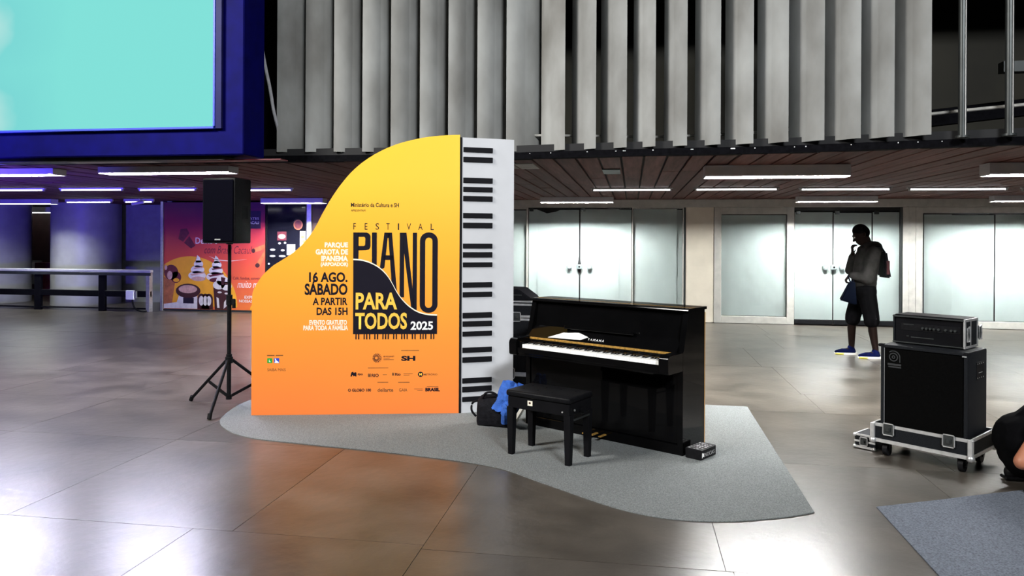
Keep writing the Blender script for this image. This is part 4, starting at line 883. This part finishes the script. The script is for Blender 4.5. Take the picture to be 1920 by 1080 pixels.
# ------------------------------------------------------------------ walking person
def hand(c, d, up, s=1.0, curl=.5):
    """capsules of a hand: palm and five bent fingers; d = finger direction, up = back of hand"""
    c = Vector(c); d = Vector(d).normalized(); up = Vector(up).normalized(); sd = d.cross(up).normalized(); r = []
    w = c + d * .045 * s
    for k in (-1.2, -.4, .4, 1.2): r.append((tuple(c + sd * k * .010 * s), tuple(w + sd * k * .019 * s + d * .03 * s), .014 * s, .012 * s))
    for k, l in ((-1.5, .062), (-.5, .075), (.5, .078), (1.5, .068)):
        a = w + sd * k * .0185 * s + d * .035 * s; m_ = a + (d * math.cos(curl) - up * math.sin(curl)) * l * .5 * s; e = m_ + (d * math.cos(curl * 2.2) - up * math.sin(curl * 2.2)) * l * .5 * s
        r += [(tuple(a), tuple(m_), .0092 * s, .0085 * s), (tuple(m_), tuple(e), .0085 * s, .0075 * s)]
    a = c + sd * .026 * s + d * .012 * s; m_ = a + (sd * .7 + d * .7 - up * .3) * .032 * s; e = m_ + (d * .9 - up * .5) * .028 * s
    r += [(tuple(a), tuple(m_), .012 * s, .010 * s), (tuple(m_), tuple(e), .010 * s, .0085 * s)]
    return r
t = thing('person', 'person walking left in dark hoodie, shorts and blue sneakers, hand raised to the chin', 'person', (2.95, 10.50, 0))
hd = Vector((.035, -.01, 1.62)); tl = R(-28)
def hp(x, y_, z):   # head-local point: x = forward(-), tilted down
    v = Matrix.Rotation(tl, 3, 'Y') @ Vector((x, y_, z)); return tuple(hd + v)
body = [('ball', hp(.012, 0, .025), (.098, .078, .098), 0), ('ball', hp(-.03, 0, -.045), (.068, .060, .080), tl), (hp(-.06, 0, -.09), hp(-.045, 0, -.10), .030, .036),
    (hp(-.088, 0, .0), hp(-.112, 0, -.035), .012, .016), (hp(-.085, -.02, -.072), hp(-.085, .02, -.072), .012, .012),
    (hp(.02, -.078, -.02), hp(.03, -.082, -.005), .014, .016), (hp(.02, .078, -.02), hp(.03, .082, -.005), .014, .016), (hp(-.085, -.03, .02), hp(-.085, .03, .02), .014, .014),
    (hp(.03, 0, -.06), (.15, 0, 1.44), .055, .062),
    ((.15, 0, 1.40), (.12, 0, 1.22), .10, .115), ((.12, 0, 1.22), (.09, 0, .90), .115, .115), ((.15, -.13, 1.39), (.15, .13, 1.39), .065, .065),
    ((.15, -.17, 1.39), (.06, -.225, 1.06), .048, .040), ((.06, -.225, 1.06), (-.13, -.16, 1.085), .038, .028),
    ((.13, .17, 1.39), (-.03, .20, 1.15), .048, .040), ((-.03, .20, 1.15), (-.04, .06, 1.37), .038, .028),
    ((.09, -.08, .90), (.155, -.105, .50), .082, .060), ((.155, -.105, .50), (.165, -.105, .36), .055, .056), ((.165, -.105, .36), (.205, -.11, .09), .056, .036), ((.205, -.11, .07), (.10, -.11, .045), .035, .03),
    ((.07, .08, .90), (-.015, .15, .50), .082, .060), ((-.015, .15, .50), (-.02, .17, .36), .055, .055), ((-.02, .17, .36), (-.01, .20, .09), .055, .036), ((-.01, .20, .07), (-.12, .20, .045), .035, .03)]
body += hand((-.14, -.155, 1.085), (-.6, .0, -.8), (-.8, 0, .6), .95, .9) + hand((-.045, .055, 1.38), (-.15, -.35, .9), (-.9, -.1, -.1), .95, .7)
figure('body', body, 'skin_dark', t, .0075)
figure('hair', [('ball', hp(.022, 0, .045), (.103, .084, .092), 0), ('ball', hp(.07, 0, -.005), (.052, .075, .075), 0)], 'hair', t, .008)
for s in (-1, 1): MB().sph(hp(-.092, s * .03, .002), .010, 8).build('eye', 'eye', t, smooth=True)
figure('hoodie', [((.14, 0, 1.36), (.11, 0, 1.18), .150, .155), ((.11, 0, 1.18), (.085, 0, 1.02), .155, .150), ((.085, -.03, .99), (.085, .03, .99), .150, .150), ((.10, -.10, 1.05), (.10, .10, 1.05), .12, .12), ((.15, -.15, 1.385), (.15, .15, 1.385), .085, .085),
    ((.205, -.05, 1.44), (.205, .05, 1.44), .095, .095), ((.12, -.07, 1.465), (.12, .07, 1.465), .06, .06), ((.06, -.05, 1.42), (.06, .05, 1.42), .05, .05),
    ((.15, -.19, 1.38), (.055, -.235, 1.05), .088, .078), ((.055, -.235, 1.05), (-.10, -.17, 1.085), .068, .050), ((.13, .18, 1.38), (-.035, .205, 1.14), .078, .066), ((-.035, .205, 1.14), (-.04, .085, 1.32), .064, .048)], 'jacket', t, .011, 3)
MB().loft([[(.085 + .150 * math.cos(a) , .155 * math.sin(a), z) for a in [2 * PI * i / 24 for i in range(24)]] for z in (.875, .89, .95, 1.0)]).build('hoodie_hem', 'jacket', t, smooth=True)
figure('shorts', [((.085, -.07, .87), (.085, .07, .87), .138, .138), ((.095, -.085, .84), (.15, -.105, .53), .118, .098), ((.15, -.105, .53), (.152, -.105, .49), .098, .098), ((.07, .085, .84), (-.01, .145, .53), .118, .098), ((-.01, .145, .53), (-.012, .148, .49), .098, .098)], 'shorts', t, .011, 2)
def shoe(x, y_, zr, nm, sm_):
    s = figure(nm, [((x, y_, .045), (x - .13, y_, .040), .044, .040), ((x - .13, y_, .040), (x - .205, y_, .030), .040, .026), ((x - .01, y_, .07), (x - .02, y_, .095), .044, .042)], 'sneaker', t, .008)
    MB().loft([[(x - .085 + .15 * math.cos(a), y_ + (.046 + .004 * math.cos(a)) * math.sin(a), z) for a in [2 * PI * i / 20 for i in range(20)]] for z in (.0, .026)]).build('sole', sm_, s, smooth=True)
    MB().box((x - .23, y_ - .035, .004), (x - .12, y_ - .049, .018), .003).build('sole_flash', 'sole_yellow', s)
shoe(.215, -.11, 0, 'sneaker', 'rubber'); shoe(.0, .20, 0, 'sneaker', 'rubber')
MB().box((-.006, -.006, 0), (.006, .006, .0), m=None).bm.free()
o = thing('backpack', 'small black and maroon backpack on the walking person', 'bag', (3.212, 10.50, 1.06))
b = MB(); b.hexa([(.03, -.14, 0), (.13, -.12, -.01), (.13, .12, -.01), (.03, .14, 0), (.04, -.12, .33), (.085, -.09, .34), (.085, .09, .34), (.04, .12, .33)]); bmesh.ops.bevel(b.bm, geom=list(b.bm.edges), offset=.02, segments=2, affect='EDGES'); b.build('body', 'bag', o, smooth=True)
MB().box((.06, -.141, .04), (.10, -.118, .22), .006).build('side_pocket', 'maroon', o)
MB().tube(spline([(.05, -.10, .32), (-.03, -.14, .40), (-.16, -.16, .36), (-.20, -.17, .2)], 4), .014).build('strap', 'bag', o, smooth=True)
o = thing('carry_bag', 'dark blue tote bag hanging from the hand of the walking person', 'bag', (2.815, 10.34, .70))
b = MB(); b.hexa([(-.125, -.05, .06), (.08, -.05, .0), (.08, .05, .0), (-.125, .05, .06), (-.005, -.03, .31), (.06, -.03, .31), (.06, .03, .31), (-.005, .03, .31)]); bmesh.ops.bevel(b.bm, geom=list(b.bm.edges), offset=.015, segments=2, affect='EDGES'); b.build('body', 'navycloth', o, smooth=True)
MB().tube(spline([(.0, -.02, .30), (-.02, -.02, .36), (-.02, .0, .385), (.02, .01, .36), (.05, .0, .30)], 4), .009).build('handle', 'navycloth', o, smooth=True)

# ------------------------------------------------------------------ crouching person at the right edge
t = thing('person', 'person in black clothes crouching with rounded back, bare elbow showing, at the right edge', 'person', (2.49, 5.14, .0065))
c = [((-.02, 0, .28), (.20, 0, .50), .13, .14), ((.20, -.13, .54), (.20, .13, .54), .065, .065), ((.22, 0, .56), (.33, 0, .70), .055, .052), ('ball', (.38, 0, .79), (.115, .085, .115), 0), ('ball', (.45, 0, .73), (.06, .05, .07), 0), ((.48, 0, .77), (.50, 0, .75), .014, .016), ((.37, -.085, .76), (.38, -.09, .78), .015, .016), ((.37, .085, .76), (.38, .09, .78), .015, .016)]
for s in (-1, 1):
    c += [((0, s * .09, .26), (.34, s * .15, .42), .09, .062), ((.34, s * .15, .42), (.02, s * .15, .10), .06, .04), ((.02, s * .15, .06), (.16, s * .15, .035), .035, .03)]
c += [((.04, -.185, .52), (-.185, -.26, .225), .056, .048), ((-.185, -.26, .225), (.10, -.28, .185), .047, .032), ((.20, .16, .53), (.32, .22, .32), .052, .042), ((.32, .22, .32), (.46, .08, .25), .042, .030)]
c += hand((.11, -.28, .185), (1, .1, -.1), (0, 0, 1), 1, .5) + hand((.47, .07, .245), (.7, -.6, -.2), (.2, 0, 1), 1, .5)
figure('body', c, 'skin', t, .0085)
figure('shirt', [((-.045, -.05, .29), (-.045, .05, .29), .165, .165), ((-.04, 0, .29), (.20, 0, .50), .160, .165), ((.22, -.14, .54), (.22, .14, .54), .09, .09), ((.04, -.185, .52), (-.07, -.22, .40), .08, .066), ((.20, .16, .53), (.27, .20, .42), .075, .066), ((.20, 0, .54), (.25, 0, .60), .10, .078), ((-.05, 0, .20), (-.05, 0, .17), .135, .12)], 'shorts', t, .011, 3)
tr_ = []
for s in (-1, 1): tr_ += [((-.03, s * .08, .24), (.34, s * .15, .42), .125, .085), ((.34, s * .15, .42), (.02, s * .15, .12), .08, .06)]
figure('trousers', tr_ + [((-.05, -.06, .21), (-.05, .06, .21), .13, .13)], 'shorts', t, .012, 2)
for s in (-1, 1):
    q = figure('shoe', [((-.06, s * .15, .045), (.10, s * .15, .045), .042, .042), ((.10, s * .15, .045), (.19, s * .15, .035), .04, .03), ((-.03, s * .15, .08), (-.01, s * .15, .12), .045, .045)], 'black', t, .009)
    MB().box((-.11, s * .15 - .042, 0), (.22, s * .15 + .042, .022), .008).build('sole', 'black', q)
figure('hair', [('ball', (.365, 0, .82), (.12, .092, .10), 0), ('ball', (.30, 0, .76), (.06, .075, .07), 0)], 'hair', t, .01)
for s in (-1, 1): MB().sph((.487, s * .03, .795), .010, 8).build('eye', 'eye', t, smooth=True)
